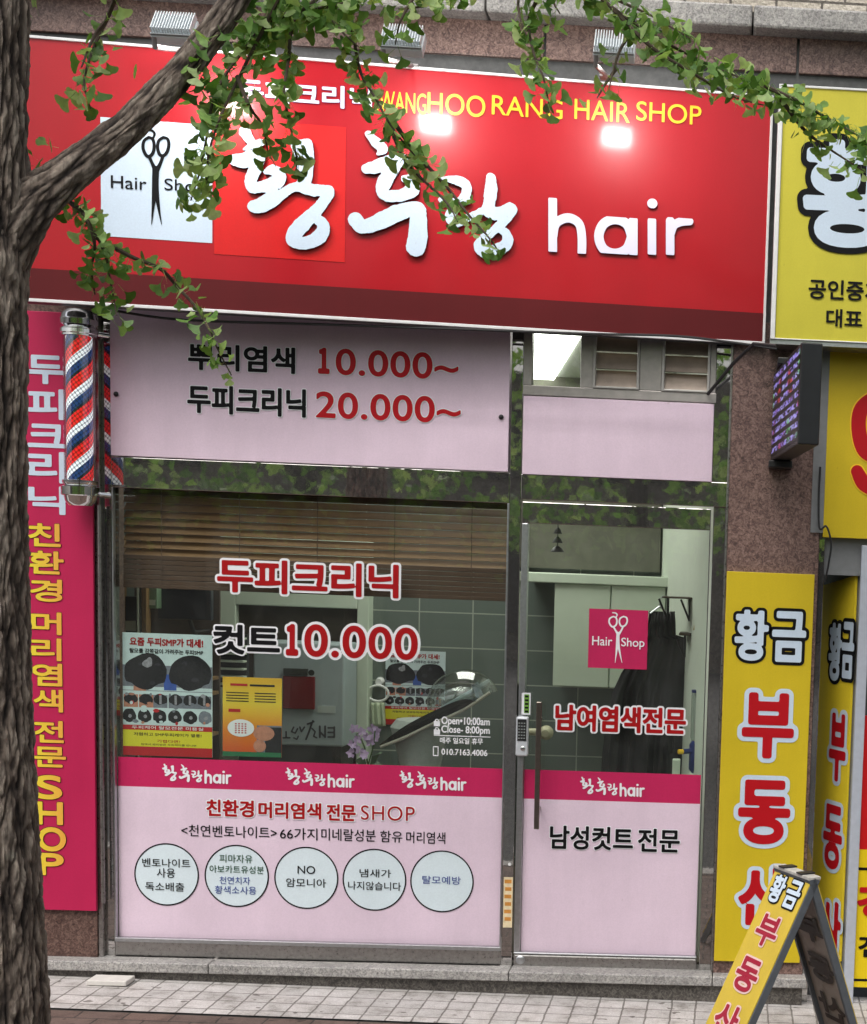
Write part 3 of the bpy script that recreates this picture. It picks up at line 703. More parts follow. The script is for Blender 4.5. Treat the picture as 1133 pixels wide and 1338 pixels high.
# ================================================================== red signboard
yS_ = -.21
TURN = R_(4.6); PIV = Vector((X(520, 250, yS_), yS_, 0)); CAM0, RM0 = CAM.copy(), RM.copy(); frame_turn(TURN, PIV)
xs0, xs1 = X(8, 230, yS_), (X(1009, 115, yS_) + X(1002, 441, yS_)) / 2
zs1, zs0 = Z(527, 86, yS_), Z(527, 423, yS_)
SG = thing('red_signboard', 'large red signboard with white brush lettering over the shopfront', 'signboard', (PIV.x, yS_, zs0))
mb = MB(); mb.box(xs0, xs1, yS_ + .004, -.15, zs0, zs1); obj('box', mb, M_DKALU, SG)
zb = (Z(40, 357, yS_) + Z(1000, 403, yS_)) / 2
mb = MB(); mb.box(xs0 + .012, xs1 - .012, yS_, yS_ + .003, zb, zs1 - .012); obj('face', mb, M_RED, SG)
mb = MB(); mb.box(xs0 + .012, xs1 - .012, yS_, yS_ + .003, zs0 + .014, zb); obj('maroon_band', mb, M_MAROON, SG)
mb = MB(); mb.box(xs0, xs1, yS_ - .008, yS_ + .003, zs1 - .012, zs1); mb.box(xs0, xs1, yS_ - .008, yS_ + .003, zs0, zs0 + .014)
mb.box(xs0, xs0 + .012, yS_ - .008, yS_ + .003, zs0 + .014, zs1 - .012); mb.box(xs1 - .012, xs1, yS_ - .008, yS_ + .003, zs0 + .014, zs1 - .012)
obj('frame', mb, M_WTRIM, SG, bevel=.002)
e = quad_rect((132, 155), (278, 162), (277, 315), (132, 311), yS_)
mb = MB(); mb.box(*e[:2], yS_ - .002, yS_ - .0005, *e[2:]); obj('emblem_square', mb, M_BLUEW, SG)
e2 = quad_rect((280, 158), (453, 162), (450, 341), (280, 334), yS_)
mb = MB(); mb.box(*e2[:2], yS_ - .002, yS_ - .0005, *e2[2:]); obj('bright_red_square', mb, M_RED2, SG)
yS2 = yS_ - .0025
draw(SG, strokes_at([zc(s, 0, 0, 1.988) for s in SCISSORS], yS2), yS2, M_BLACK, .0022, name='scissors_emblem')
px_text(SG, 'Hair', 145, 229, 192, 249, yS2, M_BLACK, r=.004)
px_text(SG, 'Shop', 215, 233, 270, 257, yS2, M_BLACK, r=.004)
for g, h in ((HWANG, .005), (HOO, .005), (RANG, .005)):
    draw(SG, strokes_at(g, yS2), yS2, [M_BLUEW, M_NAVY], h, depth=.016, grow=-.002, rough=.0035, d=0., name='brush_letter')
HS = strokes_at(HAIR, yS2)
zt_ = at(735, 259, yS2).z
for a, b, ct, cb, px0 in ((0, 2, 259, 331.5, 735), (2, 4, 283, 333.5, 805), (4, 5, 285, 334.5, 852), (5, 6, 256, 277, 852), (6, 8, 284, 335.5, 885)):
    t1, b1 = at(px0, ct, yS2).z, at(px0, cb, yS2).z
    draw(SG, HS[a:b], yS2, [mat('lilac white acrylic', srgb(226, 222, 242), .35), mat('letter side violet', srgb(84, 60, 140), .4)], .004, depth=.010, grow=-.004, d=0., name='hair_letter', smooth=True, clip=lambda xx, zz, t1=t1, b1=b1: np.maximum(zz - t1, b1 - zz) + 0 * xx)
px_text(SG, '두피크리닉', 310, 102, 486, 145, yS2, M_WHITE, r=.03, out=mat('violet print', srgb(110, 80, 170), .4), rout=.045, space=.98)
px_text(SG, 'HWANG', 483, 117, 557, 150, yS2, M_YINK, r=.004, res=56)
px_text(SG, 'HOO', 559, 120, 634, 154, yS2, M_YINK, r=.004, res=56)
px_text(SG, 'RANG', 643, 124, 735, 157, yS2, M_YINK, r=.004, res=56)
px_text(SG, 'HAIR', 751, 129, 823, 161, yS2, M_YINK, r=.004, res=56)
px_text(SG, 'SHOP', 832, 132, 916, 164, yS2, M_YINK, r=.004, res=56)

SG.rotation_euler.z = TURN; CAM, RM = CAM0, RM0
# floodlights over the sign
M_LED = bpy.data.materials.new('lamp lens'); M_LED.use_nodes = True
pE = M_LED.node_tree.nodes['Principled BSDF']; pE.inputs['Emission Color'].default_value = (1, .97, .94, 1); pE.inputs['Emission Strength'].default_value = 90.; pE.inputs['Base Color'].default_value = (.8, .8, .8, 1)
M_LAMPB = mat('pale aluminium lamp body', (.80, .85, .88), .45, .0, var=.05)
yLamp = -.73
def lamp_parts(root):
    o = base(root); Rx = Matrix.Rotation(R_(-36), 3, 'X')     # the lens looks back and down at the sign
    def rot(mb): mb.v = [tuple(Rx @ Vector(v) + o) for v in mb.v]; return mb
    mb = MB(); mb.box(-.085, .085, -.012, .028, -.055, .055); body = obj('housing', rot(mb), M_LAMPB, root, bevel=.005)
    mb = MB()
    for k in range(15):
        x = -.077 + k * .011; mb.box(x - .0018, x + .0018, -.042, -.012, -.045, .062)
    obj('cooling_fins', rot(mb), M_LAMPB, body)
    mb = MB(); mb.box(-.083, .083, -.02, -.0125, -.054, -.046); obj('rim', rot(mb), mat('grey rim', (.3, .33, .34), .5), body)
    mb = MB(); mb.box(-.075, .075, .028, .031, -.042, .042); obj('lens', rot(mb), M_LED, body)
    mb = MB(); mb.tube([o + Vector((-.072, -.035, -.04)), o + Vector((-.074, -.02, -.075)), Vector((o.x - .080, yS_ + .03, zs1 + .012))], .010, 10)
    mb.box(o.x - .11, o.x - .05, yS_ - .01, yS_ + .05, zs1, zs1 + .008)
    obj('arm', mb, mat('grey arm', (.26, .24, .24), .5), root, smooth=False)
for i, (px, py, lab) in enumerate(((229, 40, 'pale finned floodlight above the scissors emblem, nearest the tree trunk'), (527, 56, 'pale finned floodlight above the middle of the red sign'),
                                   (803, 64, 'pale finned floodlight above the word HAIR on the red sign'))):
    r_ = thing('floodlight', lab, 'lamp', at(px, py, yLamp), 'floodlights over the red sign'); lamp_parts(r_)

# ================================================================== neighbouring signs
YS = thing('yellow_signboard', 'lemon yellow signboard with a huge white outlined letter, right of the red sign', 'signboard', at(1010, 443, yS_))
xy0 = (X(1014, 200, yS_) + X(1006.5, 441, yS_)) / 2 + .002; zy1, zy0 = Z(1060, 112.5, yS_), Z(1060, 445.5, yS_)
mb = MB(); mb.box(xy0, xy0 + 2.2, yS_ + .004, -.03, zy0 - .02, zy1); obj('box', mb, M_ALU, YS)
mb = MB(); mb.box(xy0 + .022, xy0 + 2.2, yS_, yS_ + .003, zy0 + .006, zy1 - .01); obj('face', mb, M_YEL2, YS)
mb = MB(); mb.box(xy0, xy0 + .020, yS_ - .01, yS_ + .003, zy0, zy1); mb.box(xy0 + .02, xy0 + 2.2, yS_ - .006, yS_ + .003, zy1 - .01, zy1); mb.box(xy0 + .02, xy0 + 2.2, yS_ - .006, yS_ + .003, zy0, zy0 + .006); obj('frame', mb, M_WTRIM, YS, bevel=.002)
px_text(YS, '황', 1052, 180, 1166, 327, yS2, M_BLUEW, r=.035, out=M_BLACK, rout=.09, res=64)
px_text(YS, '금', 1180, 186, 1292, 331, yS2, M_BLUEW, r=.035, out=M_BLACK, rout=.09, res=64)
px_text(YS, '공인중개사', 1057, 364, 1178, 396, yS2, M_BLACK, r=.022)
px_text(YS, '대표 :', 1080, 403, 1140, 430, yS2, M_BLACK, r=.022)

yP = -.06
def panel_sign(name, label, quad, m, y=yP, th=.018, cat='sign'):
    r = quad_rect(*quad, y); t = thing(name, label, cat, ((r[0] + r[1]) / 2, y, r[2]))
    mb = MB(); mb.box(r[0], r[1], y, y + th, r[2], r[3]); obj('panel', mb, m, t, bevel=.002); return t, r
VS, rv = panel_sign('vertical_sign', 'yellow vertical sign with white and red letters on the granite pillar right of the door', ((949.5, 747), (1065, 750), (1044.5, 1258), (933, 1256)), M_YEL)
yP2 = yP - .0005
def tall_sign_text(parent, rows, y):
    for s_, l, t_, r__, b_, kind in rows:
        if kind == 'w': px_text(parent, s_, l, t_, r__, b_, y, M_BLUEW, r=.03, out=M_BLACK, rout=.085)
        else: px_text(parent, s_, l, t_, r__, b_, y, M_INK, r=.035, out=M_BLUEW, rout=.10)
tall_sign_text(VS, [('황', 961, 796, 1003, 864, 'w'), ('금', 1010, 798, 1052, 866, 'w'), ('부', 971, 904, 1036, 992, 'r'),
                    ('동', 966, 1018, 1031, 1104, 'r'), ('산', 966, 1132, 1028, 1210, 'r')], yP2)
xl0 = X(121.5, 672, yP) - .36
PS, rp = panel_sign('vertical_sign', 'magenta vertical sign with stacked white and gold letters beside the tree trunk', ((8, 404), (119.5, 410), (125.5, 1191), (14, 1187)), M_MAG2)
y2 = yP - .0005
for s_, l, t_, r__, b_ in (('두', 34, 463, 85, 503), ('피', 36, 507, 85, 549), ('크', 36, 553, 86, 586), ('리', 37, 589, 86, 632), ('닉', 37, 634, 86, 673)):
    px_text(PS, s_, l, t_, r__, b_, y2, M_BLUEW, r=.035)
def gold():
    M, t, p = nodes('gold gradient print'); c = objco(t)
    s = t.nodes.new('ShaderNodeSeparateXYZ'); t.links.new(c, s.inputs[0])
    mr = t.nodes.new('ShaderNodeMapRange'); a = at(42, 830, yP).x - base(PS).x; mr.inputs[1].default_value = a; mr.inputs[2].default_value = a + .16
    t.links.new(s.outputs[0], mr.inputs[0])
    t.links.new(ramp(t, mr.outputs[0], [(0., srgb(236, 214, 60)), (1., srgb(232, 160, 70))]), p.inputs['Base Color']); p.inputs['Roughness'].default_value = .4; return M
M_GOLD = gold()
for s_, l, t_, r__, b_ in (('친', 37, 683, 80, 715), ('환', 37, 719, 84, 751), ('경', 39, 756, 82, 787), ('머', 41, 799, 81, 830), ('리', 41, 833, 81, 864), ('염', 42, 866, 82, 897),
                           ('색', 44, 900, 83, 931), ('전', 44, 941, 84, 971), ('문', 44, 975, 87, 1003), ('S', 46, 1012, 82, 1045), ('H', 48, 1047, 83, 1078), ('O', 49, 1080, 87, 1113), ('P', 51, 1114, 84, 1144)):
    px_text(PS, s_, l, t_, r__, b_, y2, M_GOLD, r=.03, out=M_BLACK, rout=.045, space=1.)

# right-hand neighbour
NB = thing('neighbour_shopfront', 'grey metal corner and recessed entrance of the yellow estate office at the right edge', 'shopfront', (.62, 0, 0))
xj = xPR
mb = MB(); mb.box(xj, xj + .03, -.02, .28, -.1, zT); obj('jamb', mb, M_STEEL, NB, bevel=.003)
M_GREY = mat('grey cladding', srgb(128, 130, 132), .5, .2, var=.08)
zl = Z(1110, 752, .0)
xw = X(1124, 752, .0)
mb = MB(); mb.hexa([(xj + .03, .38, 0 - .1), (xw, .02, -.1), (xw, .02, Z(1110, 700)), (xj + .03, .38, Z(1110, 700))], [(xj + .03, .42, -.1), (xw, .06, -.1), (xw, .06, Z(1110, 700)), (xj + .03, .42, Z(1110, 700))])
obj('splayed_wall', mb, M_GREY, NB)
mb = MB(); mb.box(xw, xw + .05, -.03, .08, -.1, Z(1110, 712)); obj('post', mb, mat('pale post', srgb(190, 196, 208), .4, .2, var=.06), NB, bevel=.004)
mb = MB(); mb.box(xw + .05, xw + 1.6, .02, .03, .1, Z(1110, 712)); obj('glass', mb, M_DKALU, NB)
ppost = xw + .05
mb = MB(); mb.m = 0; mb.box(ppost, ppost + .9, .0, .018, Z(1128, 1110), Z(1128, 935)); mb.m = 1; mb.box(ppost, ppost + .9, .0, .018, Z(1128, 1290), Z(1128, 1110)); mb.m = 2; mb.box(ppost, ppost + .9, -.002, .0, Z(1128, 1137), Z(1128, 1133.5)); mb.box(ppost, ppost + .9, -.002, .0, Z(1128, 1282), Z(1128, 1279))
np_ = obj('poster', mb, [vinyl('red poster print', srgb(206, 26, 30)), vinyl('yellow poster print', srgb(236, 206, 30)), M_BLACK], NB)
px_text(NB, '전', 1122, 1222, 1156, 1251, -.0025, M_BLACK, r=.03)
px_text(NB, '경', 1121, 1156, 1165, 1200, -.0025, M_INK, r=.05)
N9 = thing('banner', 'yellow banner with a large red digit under the lemon yellow signboard', 'banner', at(1080, 704, -.05))
r9 = quad_rect((1083, 456), (1190, 459), (1180, 706), (1077, 702), -.05)
mb = MB(); mb.box(r9[0], r9[0] + 1.9, -.05, -.03, r9[2], r9[3]); obj('panel', mb, M_YEL, N9, bevel=.002)
NINE = [[(1178, 560, 11), (1168, 590, 11), (1150, 596, 10), (1130, 588, 10), (1122, 560, 9.5), (1126, 534, 9.5), (1146, 520, 9), (1168, 528, 10), (1180, 556, 11), (1182, 590, 11), (1172, 622, 11), (1150, 638, 10), (1130, 632, 10), (1120, 616, 8)]]
for gr, mm, dd in ((.006, M_YINK, .002), (0., M_INK, .0035)): draw(N9, strokes_at(NINE, -.0505), -.0505, mm, .004, grow=gr, d=dd)
mb = MB(); mb.box(r9[0] - .06, r9[0], -.05, .02, r9[2] + .02, r9[3]); mb.box(r9[0] - .03, r9[0] + 1.9, .0, .06, zl, r9[2]); obj('lintel', mb, M_GREY, NB)
# splayed sign
SP = thing('vertical_sign', 'narrow yellow vertical sign on the splayed wall of the recess, seen at a slant', 'sign', (xw - .06, .1, .2))
ua = Vector((xw - (xj + .03), -.36, 0)); UL = ua.length; un = ua.normalized(); nn = un.cross(Vector((0, 0, 1))); nn = nn if nn.y < 0 else -nn
o0 = Vector((xj + .03, .38, 0)) + nn * .004
zs_ = (Z(1124, 752, .03), Z(1087, 767, .36))
mb = MB(); q = [o0 + un * .03 + Vector((0, 0, .1)), o0 + un * (UL - .012) + Vector((0, 0, .1)), o0 + un * (UL - .012) + Vector((0, 0, zs_[0])), o0 + un * .03 + Vector((0, 0, zs_[1]))]
mb.slab(q, nn * .012); mb.f = [tuple(reversed(f)) for f in mb.f]; obj('panel', mb, vinyl('lightened yellow sheet', srgb(240, 212, 52)), SP)  # lighter copy of the sign yellow, its colour raised against the recess shade
spl = Plane2D(o0 + nn * .0125, un, (0, 0, 1), nn)
def sp_u(px, py):
    d = ray(px, py); n_ = nn; t = (o0 - CAM).dot(n_) / d.dot(n_); p = CAM + d * t; return (p - o0).dot(un), p.z
for s_, l, t_, r__, b_, k in (('황', 1088, 813, 1102, 891, 'w'), ('금', 1105, 812, 1118, 888, 'w'), ('부', 1089, 930, 1107, 1024, 'r'), ('동', 1081, 1048, 1102, 1140, 'r'), ('산', 1077, 1170, 1100, 1262, 'r')):
    a, b = sp_u(l, t_), sp_u(r__, b_)
    label_text(SP, s_, (a[0], b[0], b[1], a[1]), 0, M_BLUEW if k == 'w' else M_INK, r=.03, out=M_BLACK if k == 'w' else M_BLUEW, rout=.09, pl=spl)

# LED blade sign
LB = thing('led_sign', 'black box LED sign jutting out from the pillar with rows of violet lights', 'sign', at(1045, 600, -.5))
yN, yF = -1.0, -.06
nt_, nb_ = at(1047.5, 446, yN), at(1047.5, 577, yN); ft, fb = at(1011, 488, yF), at(1011, 606, yF)
zt1, zb1 = (nt_.z + ft.z) / 2, (nb_.z + fb.z) / 2
pn, pf = Vector((nt_.x, yN, 0)), Vector((ft.x, yF, 0)); ax = (pf - pn).normalized(); sd = Vector((-ax.y, ax.x, 0)); sd = sd if sd.x > 0 else -sd; wd = .088
mb = MB(); q = [pf + Vector((0, 0, zb1)), pn + Vector((0, 0, zb1)), pn + Vector((0, 0, zt1)), pf + Vector((0, 0, zt1))]
mb.slab(q, sd * wd); obj('case', mb, mat('black case', (.012, .013, .016), .4, .0, var=.2, scale=10), LB, bevel=.006)
def led_mat():
    M, t, p = nodes('led text'); v = objco(t)
    s = t.nodes.new('ShaderNodeSeparateXYZ'); t.links.new(v, s.inputs[0])
    k = t.nodes.new('ShaderNodeCombineXYZ'); t.links.new(s.outputs[1], k.inputs[0]); t.links.new(s.outputs[2], k.inputs[1])
    mp = t.nodes.new('ShaderNodeMapping'); mp.inputs['Scale'].default_value = (14, 44, 1); t.links.new(k.outputs[0], mp.inputs[0])
    n = tex(t, 'ShaderNodeTexNoise', mp.outputs[0], Scale=1., Detail=3., Roughness=.8)
    wv = tex(t, 'ShaderNodeTexWave', k.outputs[0], wave_type='BANDS', bands_direction='Y', Scale=7.5, Distortion=0.)
    on = t.nodes.new('ShaderNodeMath'); on.operation = 'GREATER_THAN'; on.inputs[1].default_value = .5; t.links.new(n.outputs['Fac'], on.inputs[0])
    on2 = t.nodes.new('ShaderNodeMath'); on2.operation = 'GREATER_THAN'; on2.inputs[1].default_value = .45; t.links.new(wv.outputs['Fac'], on2.inputs[0])
    mu = t.nodes.new('ShaderNodeMath'); mu.operation = 'MULTIPLY'; t.links.new(on.outputs[0], mu.inputs[0]); t.links.new(on2.outputs[0], mu.inputs[1])
    n2 = tex(t, 'ShaderNodeTexNoise', k.outputs[0], Scale=5., Detail=0.)
    col = ramp(t, n2.outputs['Fac'], [(.3, srgb(190, 60, 60)), (.40, srgb(150, 130, 235)), (.62, srgb(176, 166, 245)), (.72, srgb(120, 200, 130))])
    p.inputs['Base Color'].default_value = (.01, .01, .012, 1); p.inputs['Roughness'].default_value = .35
    t.links.new(col, p.inputs['Emission Color'])
    m2 = t.nodes.new('ShaderNodeMath'); m2.operation = 'MULTIPLY'; m2.inputs[1].default_value = .55; t.links.new(mu.outputs[0], m2.inputs[0]); t.links.new(m2.outputs[0], p.inputs['Emission Strength'])
    return M
mb = MB(); L_ = (pf - pn).length; i0, i1 = pn + ax * .03 - sd * .0015, pf - ax * .03 - sd * .0015
mb.add([i1 + Vector((0, 0, zb1 + .02)), i0 + Vector((0, 0, zb1 + .02)), i0 + Vector((0, 0, zt1 - .02)), i1 + Vector((0, 0, zt1 - .02))], [(0, 1, 2, 3)]); obj('screen', mb, led_mat(), LB)
mb = MB(); mb.box(pf.x - .01, pf.x + .10, yF - .10, -.04, zb1 - .035, zb1 - .002); obj('bracket', mb, M_BLKPL, LB, bevel=.004)
mb = MB(); mb.box(pf.x + .01, pf.x + .07, yF - .3, -.04, zt1 + .001, zt1 + .03); obj('bracket', mb, M_BLKPL, LB, bevel=.004)
mb = MB(); mb.tube([at(925, 515, -.02), at(958, 475, -.2), at(985, 449, -.32), at(1015, 452, -.42)], .008, 8); obj('brace', mb, M_BLKPL, LB)

# ================================================================== barber pole
yb = -.17
pb, ptp = at(105, 628, yb), at(104.5, 440, yb); pbase = at(105, 662, yb); ptop = at(104, 403, yb)
BP = thing('barber_pole', 'red white and blue barber pole with chrome caps beside the price panel', 'barber pole', (pb.x, yb, pbase.z))
def stripes():
    M, t, p = nodes('barber stripes'); c = objco(t)
    s = t.nodes.new('ShaderNodeSeparateXYZ'); t.links.new(c, s.inputs[0])
    def mth(op, a, b=None):
        n = t.nodes.new('ShaderNodeMath'); n.operation = op
        for i, v in enumerate((a, b)):
            if v is None: continue
            if isinstance(v, (int, float)): n.inputs[i].default_value = v
            else: t.links.new(v, n.inputs[i])
        return n.outputs[0]
    ang = mth('DIVIDE', mth('ARCTAN2', s.outputs[0], mth('MULTIPLY', s.outputs[1], -1.)), 2 * math.pi)
    ph = mth('FRACT', mth('ADD', mth('SUBTRACT', mth('DIVIDE', s.outputs[2], .158), mth('MULTIPLY', ang, 2.)), 10.27))
    col = ramp(t, ph, [(0., srgb(30, 58, 110)), (.26, srgb(238, 240, 244)), (.52, srgb(226, 30, 34)), (.90, srgb(18, 26, 46))], 'CONSTANT')
    k = t.nodes.new('ShaderNodeCombineXYZ'); t.links.new(mth('MULTIPLY', ang, 2 * math.pi * .058), k.inputs[0]); t.links.new(s.outputs[2], k.inputs[1])
    mp = t.nodes.new('ShaderNodeMapping'); mp.inputs['Rotation'].default_value = (0, 0, R_(-38)); t.links.new(k.outputs[0], mp.inputs[0])
    v = tex(t, 'ShaderNodeTexVoronoi', mp.outputs[0], Scale=62., Randomness=.0)
    g = ramp(t, v.outputs['Distance'], [(.30, (1.3, 1.3, 1.3)), (.55, (.32, .32, .36))])
    x = mix(t, 1., col, g, 'MULTIPLY'); t.links.new(x, p.inputs['Base Color']); p.inputs['Roughness'].default_value = .25
    t.links.new(x, p.inputs['Emission Color']); p.inputs['Emission Strength'].default_value = .5
    return M
H = ptp.z - pb.z
mb = MB(); mb.lathe((pb.x, yb, pb.z), [(.055, -.01), (.055, H + .01)], 40); obj('striped_cylinder', mb, stripes(), BP, smooth=True)
mb = MB(); mb.lathe((pb.x, yb, pb.z), [(.066, -.005), (.066, H + .005)], 40); mb.f = mb.f[:-2]; obj('glass_tube', mb, M_DOME, BP, smooth=True)
mb = MB(); h = ptop.z - ptp.z; mb.lathe((pb.x, yb, ptp.z), [(.060, -.004), (.074, 0), (.074, h * .28), (.064, h * .32), (.078, h * .40), (.080, h * .58), (.074, h * .64), (.070, h * .78), (.055, h * .92), (.030, h * .985), (.004, h)], 40)
obj('top_cap', mb, M_CHROME, BP, smooth=True)
h = pb.z - pbase.z; mb = MB(); mb.lathe((pb.x, yb, pbase.z), [(.004, 0), (.045, .004), (.064, h * .2), (.070, h * .45), (.080, h * .55), (.080, h * .75), (.066, h * .8), (.074, h * .9), (.074, h), (.060, h + .004)], 40)
obj('base_cap', mb, M_CHROME, BP, smooth=True)
for z, px, py in ((ptp.z + .02, 131, 436), (pbase.z + .06, 133, 648)):
    mb = MB(); e_ = at(px, py, -.03); mb.tube([(pb.x + .05, yb + .02, z), (pb.x + .10, yb + .06, z), (e_.x, -.06, z), (e_.x, -.03, z)], .012, 10); mb.lathe((pb.x, yb, z - .012), [(.076, 0), (.080, .004), (.080, .02), (.076, .024)], 32); obj('bracket', mb, M_CHROME, BP, smooth=True)

# ================================================================== inside the shop
yK = 2.3
def tiles():
    M, t, p = nodes('grey green wall tile'); v = xz(t)
    c0 = at(547.5, 845, yK)
    mp = t.nodes.new('ShaderNodeMapping'); mp.inputs['Location'].default_value = (-c0.x, -c0.z, 0); t.links.new(v, mp.inputs[0])
    b = tex(t, 'ShaderNodeTexBrick', mp.outputs[0], offset=0., Scale=1., **{'Brick Width': .335, 'Row Height': .222, 'Mortar Size': .004})
    b.inputs['Color1'].default_value = (*srgb(104, 114, 108), 1); b.inputs['Color2'].default_value = (*srgb(98, 108, 103), 1); b.inputs['Mortar'].default_value = (*srgb(165, 172, 160), 1)
    t.links.new(b.outputs['Color'], p.inputs['Base Color']); p.inputs['Roughness'].default_value = .35; return M
mb = MB(); mb.box(-4.5, .3, yK, yK + .1, 0, 3.4); obj('tiled_wall', mb, tiles(), B)
M_WALLP = mat('pale green wall paint', srgb(206, 214, 200), .7, var=.05, scale=3)
mb = MB(); mb.box(-4.5, .35, .1, yK, .03, .06); obj('floor', mb, mat('shop floor', srgb(120, 112, 100), .4, var=.1), B)
ZC = 3.16
mb = MB(); mb.box(-4.5, .35, .08, yK, ZC, ZC + .1); obj('ceiling', mb, mat('shop ceiling', srgb(196, 200, 190), .8), B)
mb = MB(); mb.box(-4.6, -4.5, .1, yK, .05, ZC); obj('side_wall', mb, M_WALLP, B)
pa, pc = at(862, 800, yK - .02), at(931, 800, .1)
mb = MB(); mb.hexa([(pa.x, yK, .06), (pc.x, .1, .06), (pc.x, .1, ZC), (pa.x, yK, ZC)], [(pa.x + .1, yK, .06), (pc.x + .1, .1, .06), (pc.x + .1, .1, ZC), (pa.x + .1, yK, ZC)]); obj('side_wall', mb, M_WALLP, B)
mb = MB(); r = px_rect(686, 690, 862, 748, yK - .05); mb.box(r[0] - .4, r[1], yK - .06, yK - .002, r[2], ZC); obj('bulkhead', mb, mat('dark bulkhead', srgb(92, 92, 80), .7, var=.2, scale=8), B)

def ceil_pt(px, py):
    d = ray(px, py); t = (ZC - .012 - CAM.z) / d.z; return CAM + d * t
CL = thing('ceiling_light', 'bright flat ceiling light seen through the small pane over the door', 'lamp', (-1.3, .9, ZC))
a, b = ceil_pt(760, 437), ceil_pt(717, 506)
mb = MB(); mb.hexa([(a.x - 1.1, a.y, ZC - .02), (a.x, a.y, ZC - .02), (b.x, b.y, ZC - .02), (b.x - 1.1, b.y, ZC - .02)], [(a.x - 1.1, a.y, ZC), (a.x, a.y, ZC), (b.x, b.y, ZC), (b.x - 1.1, b.y, ZC)])
ML = mat('ceiling light panel', (1., .98, .92), .5, emit=4.4)
obj('diffuser', mb, ML, CL)

BL = thing('window_blind', 'brown wooden slat blind half lowered behind the display window', 'blind', at(400, 776, .10))
zb1_, zb0_ = zH0 + .03, Z(400, 776, .12); zs1_, zs0_ = Z(400, 690, .12), Z(400, 733, .12)
M_WOOD = mat('blind wood', srgb(124, 90, 58), .5, var=.25, scale=20, stretch=(.3, 4, 12))
M_WOODD = mat('dark blind wood', srgb(82, 56, 40), .55, var=.2, scale=20, stretch=(.3, 4, 12))
xb0, xb1 = xB1 + .01, xM0 - .01
mb = MB(); z = zb1_
while z > zs0_:
    mb.add([(xb0, .135, z + .014), (xb1, .135, z + .014), (xb1, .105, z - .018), (xb0, .105, z - .018)], [(3, 2, 1, 0)])
    mb.add([(xb0, .137, z + .012), (xb1, .137, z + .012), (xb1, .107, z - .020), (xb0, .107, z - .020)], [(0, 1, 2, 3)])
    mb.add([(xb0, .105, z - .018), (xb1, .105, z - .018), (xb1, .107, z - .020), (xb0, .107, z - .020)], [(3, 2, 1, 0)])
    z -= .036
obj('slats', mb, M_WOOD, BL)
mb = MB(); zq = zs0_
while zq > zb0_ + .02: mb.box(xb0, xb1, .098, .145, zq - .0225, zq - .001); zq -= .0235
mb.box(xb0, xb1, .096, .147, zb0_, zb0_ + .018); obj('bottom_stack', mb, M_WOODD, BL, bevel=.002)
mb = MB(); mb.box(xb0, xb1, .09, .15, zb1_, zb1_ + .05); obj('head_rail', mb, M_WOODD, BL)
mb = MB()
for k in range(5):
    x = xb0 + .18 + k * (xb1 - xb0 - .36) / 4; mb.box(x - .0015, x + .0015, .0935, .095, zb0_, zb1_)
obj('ladder_cord', mb, M_WOODD, BL)

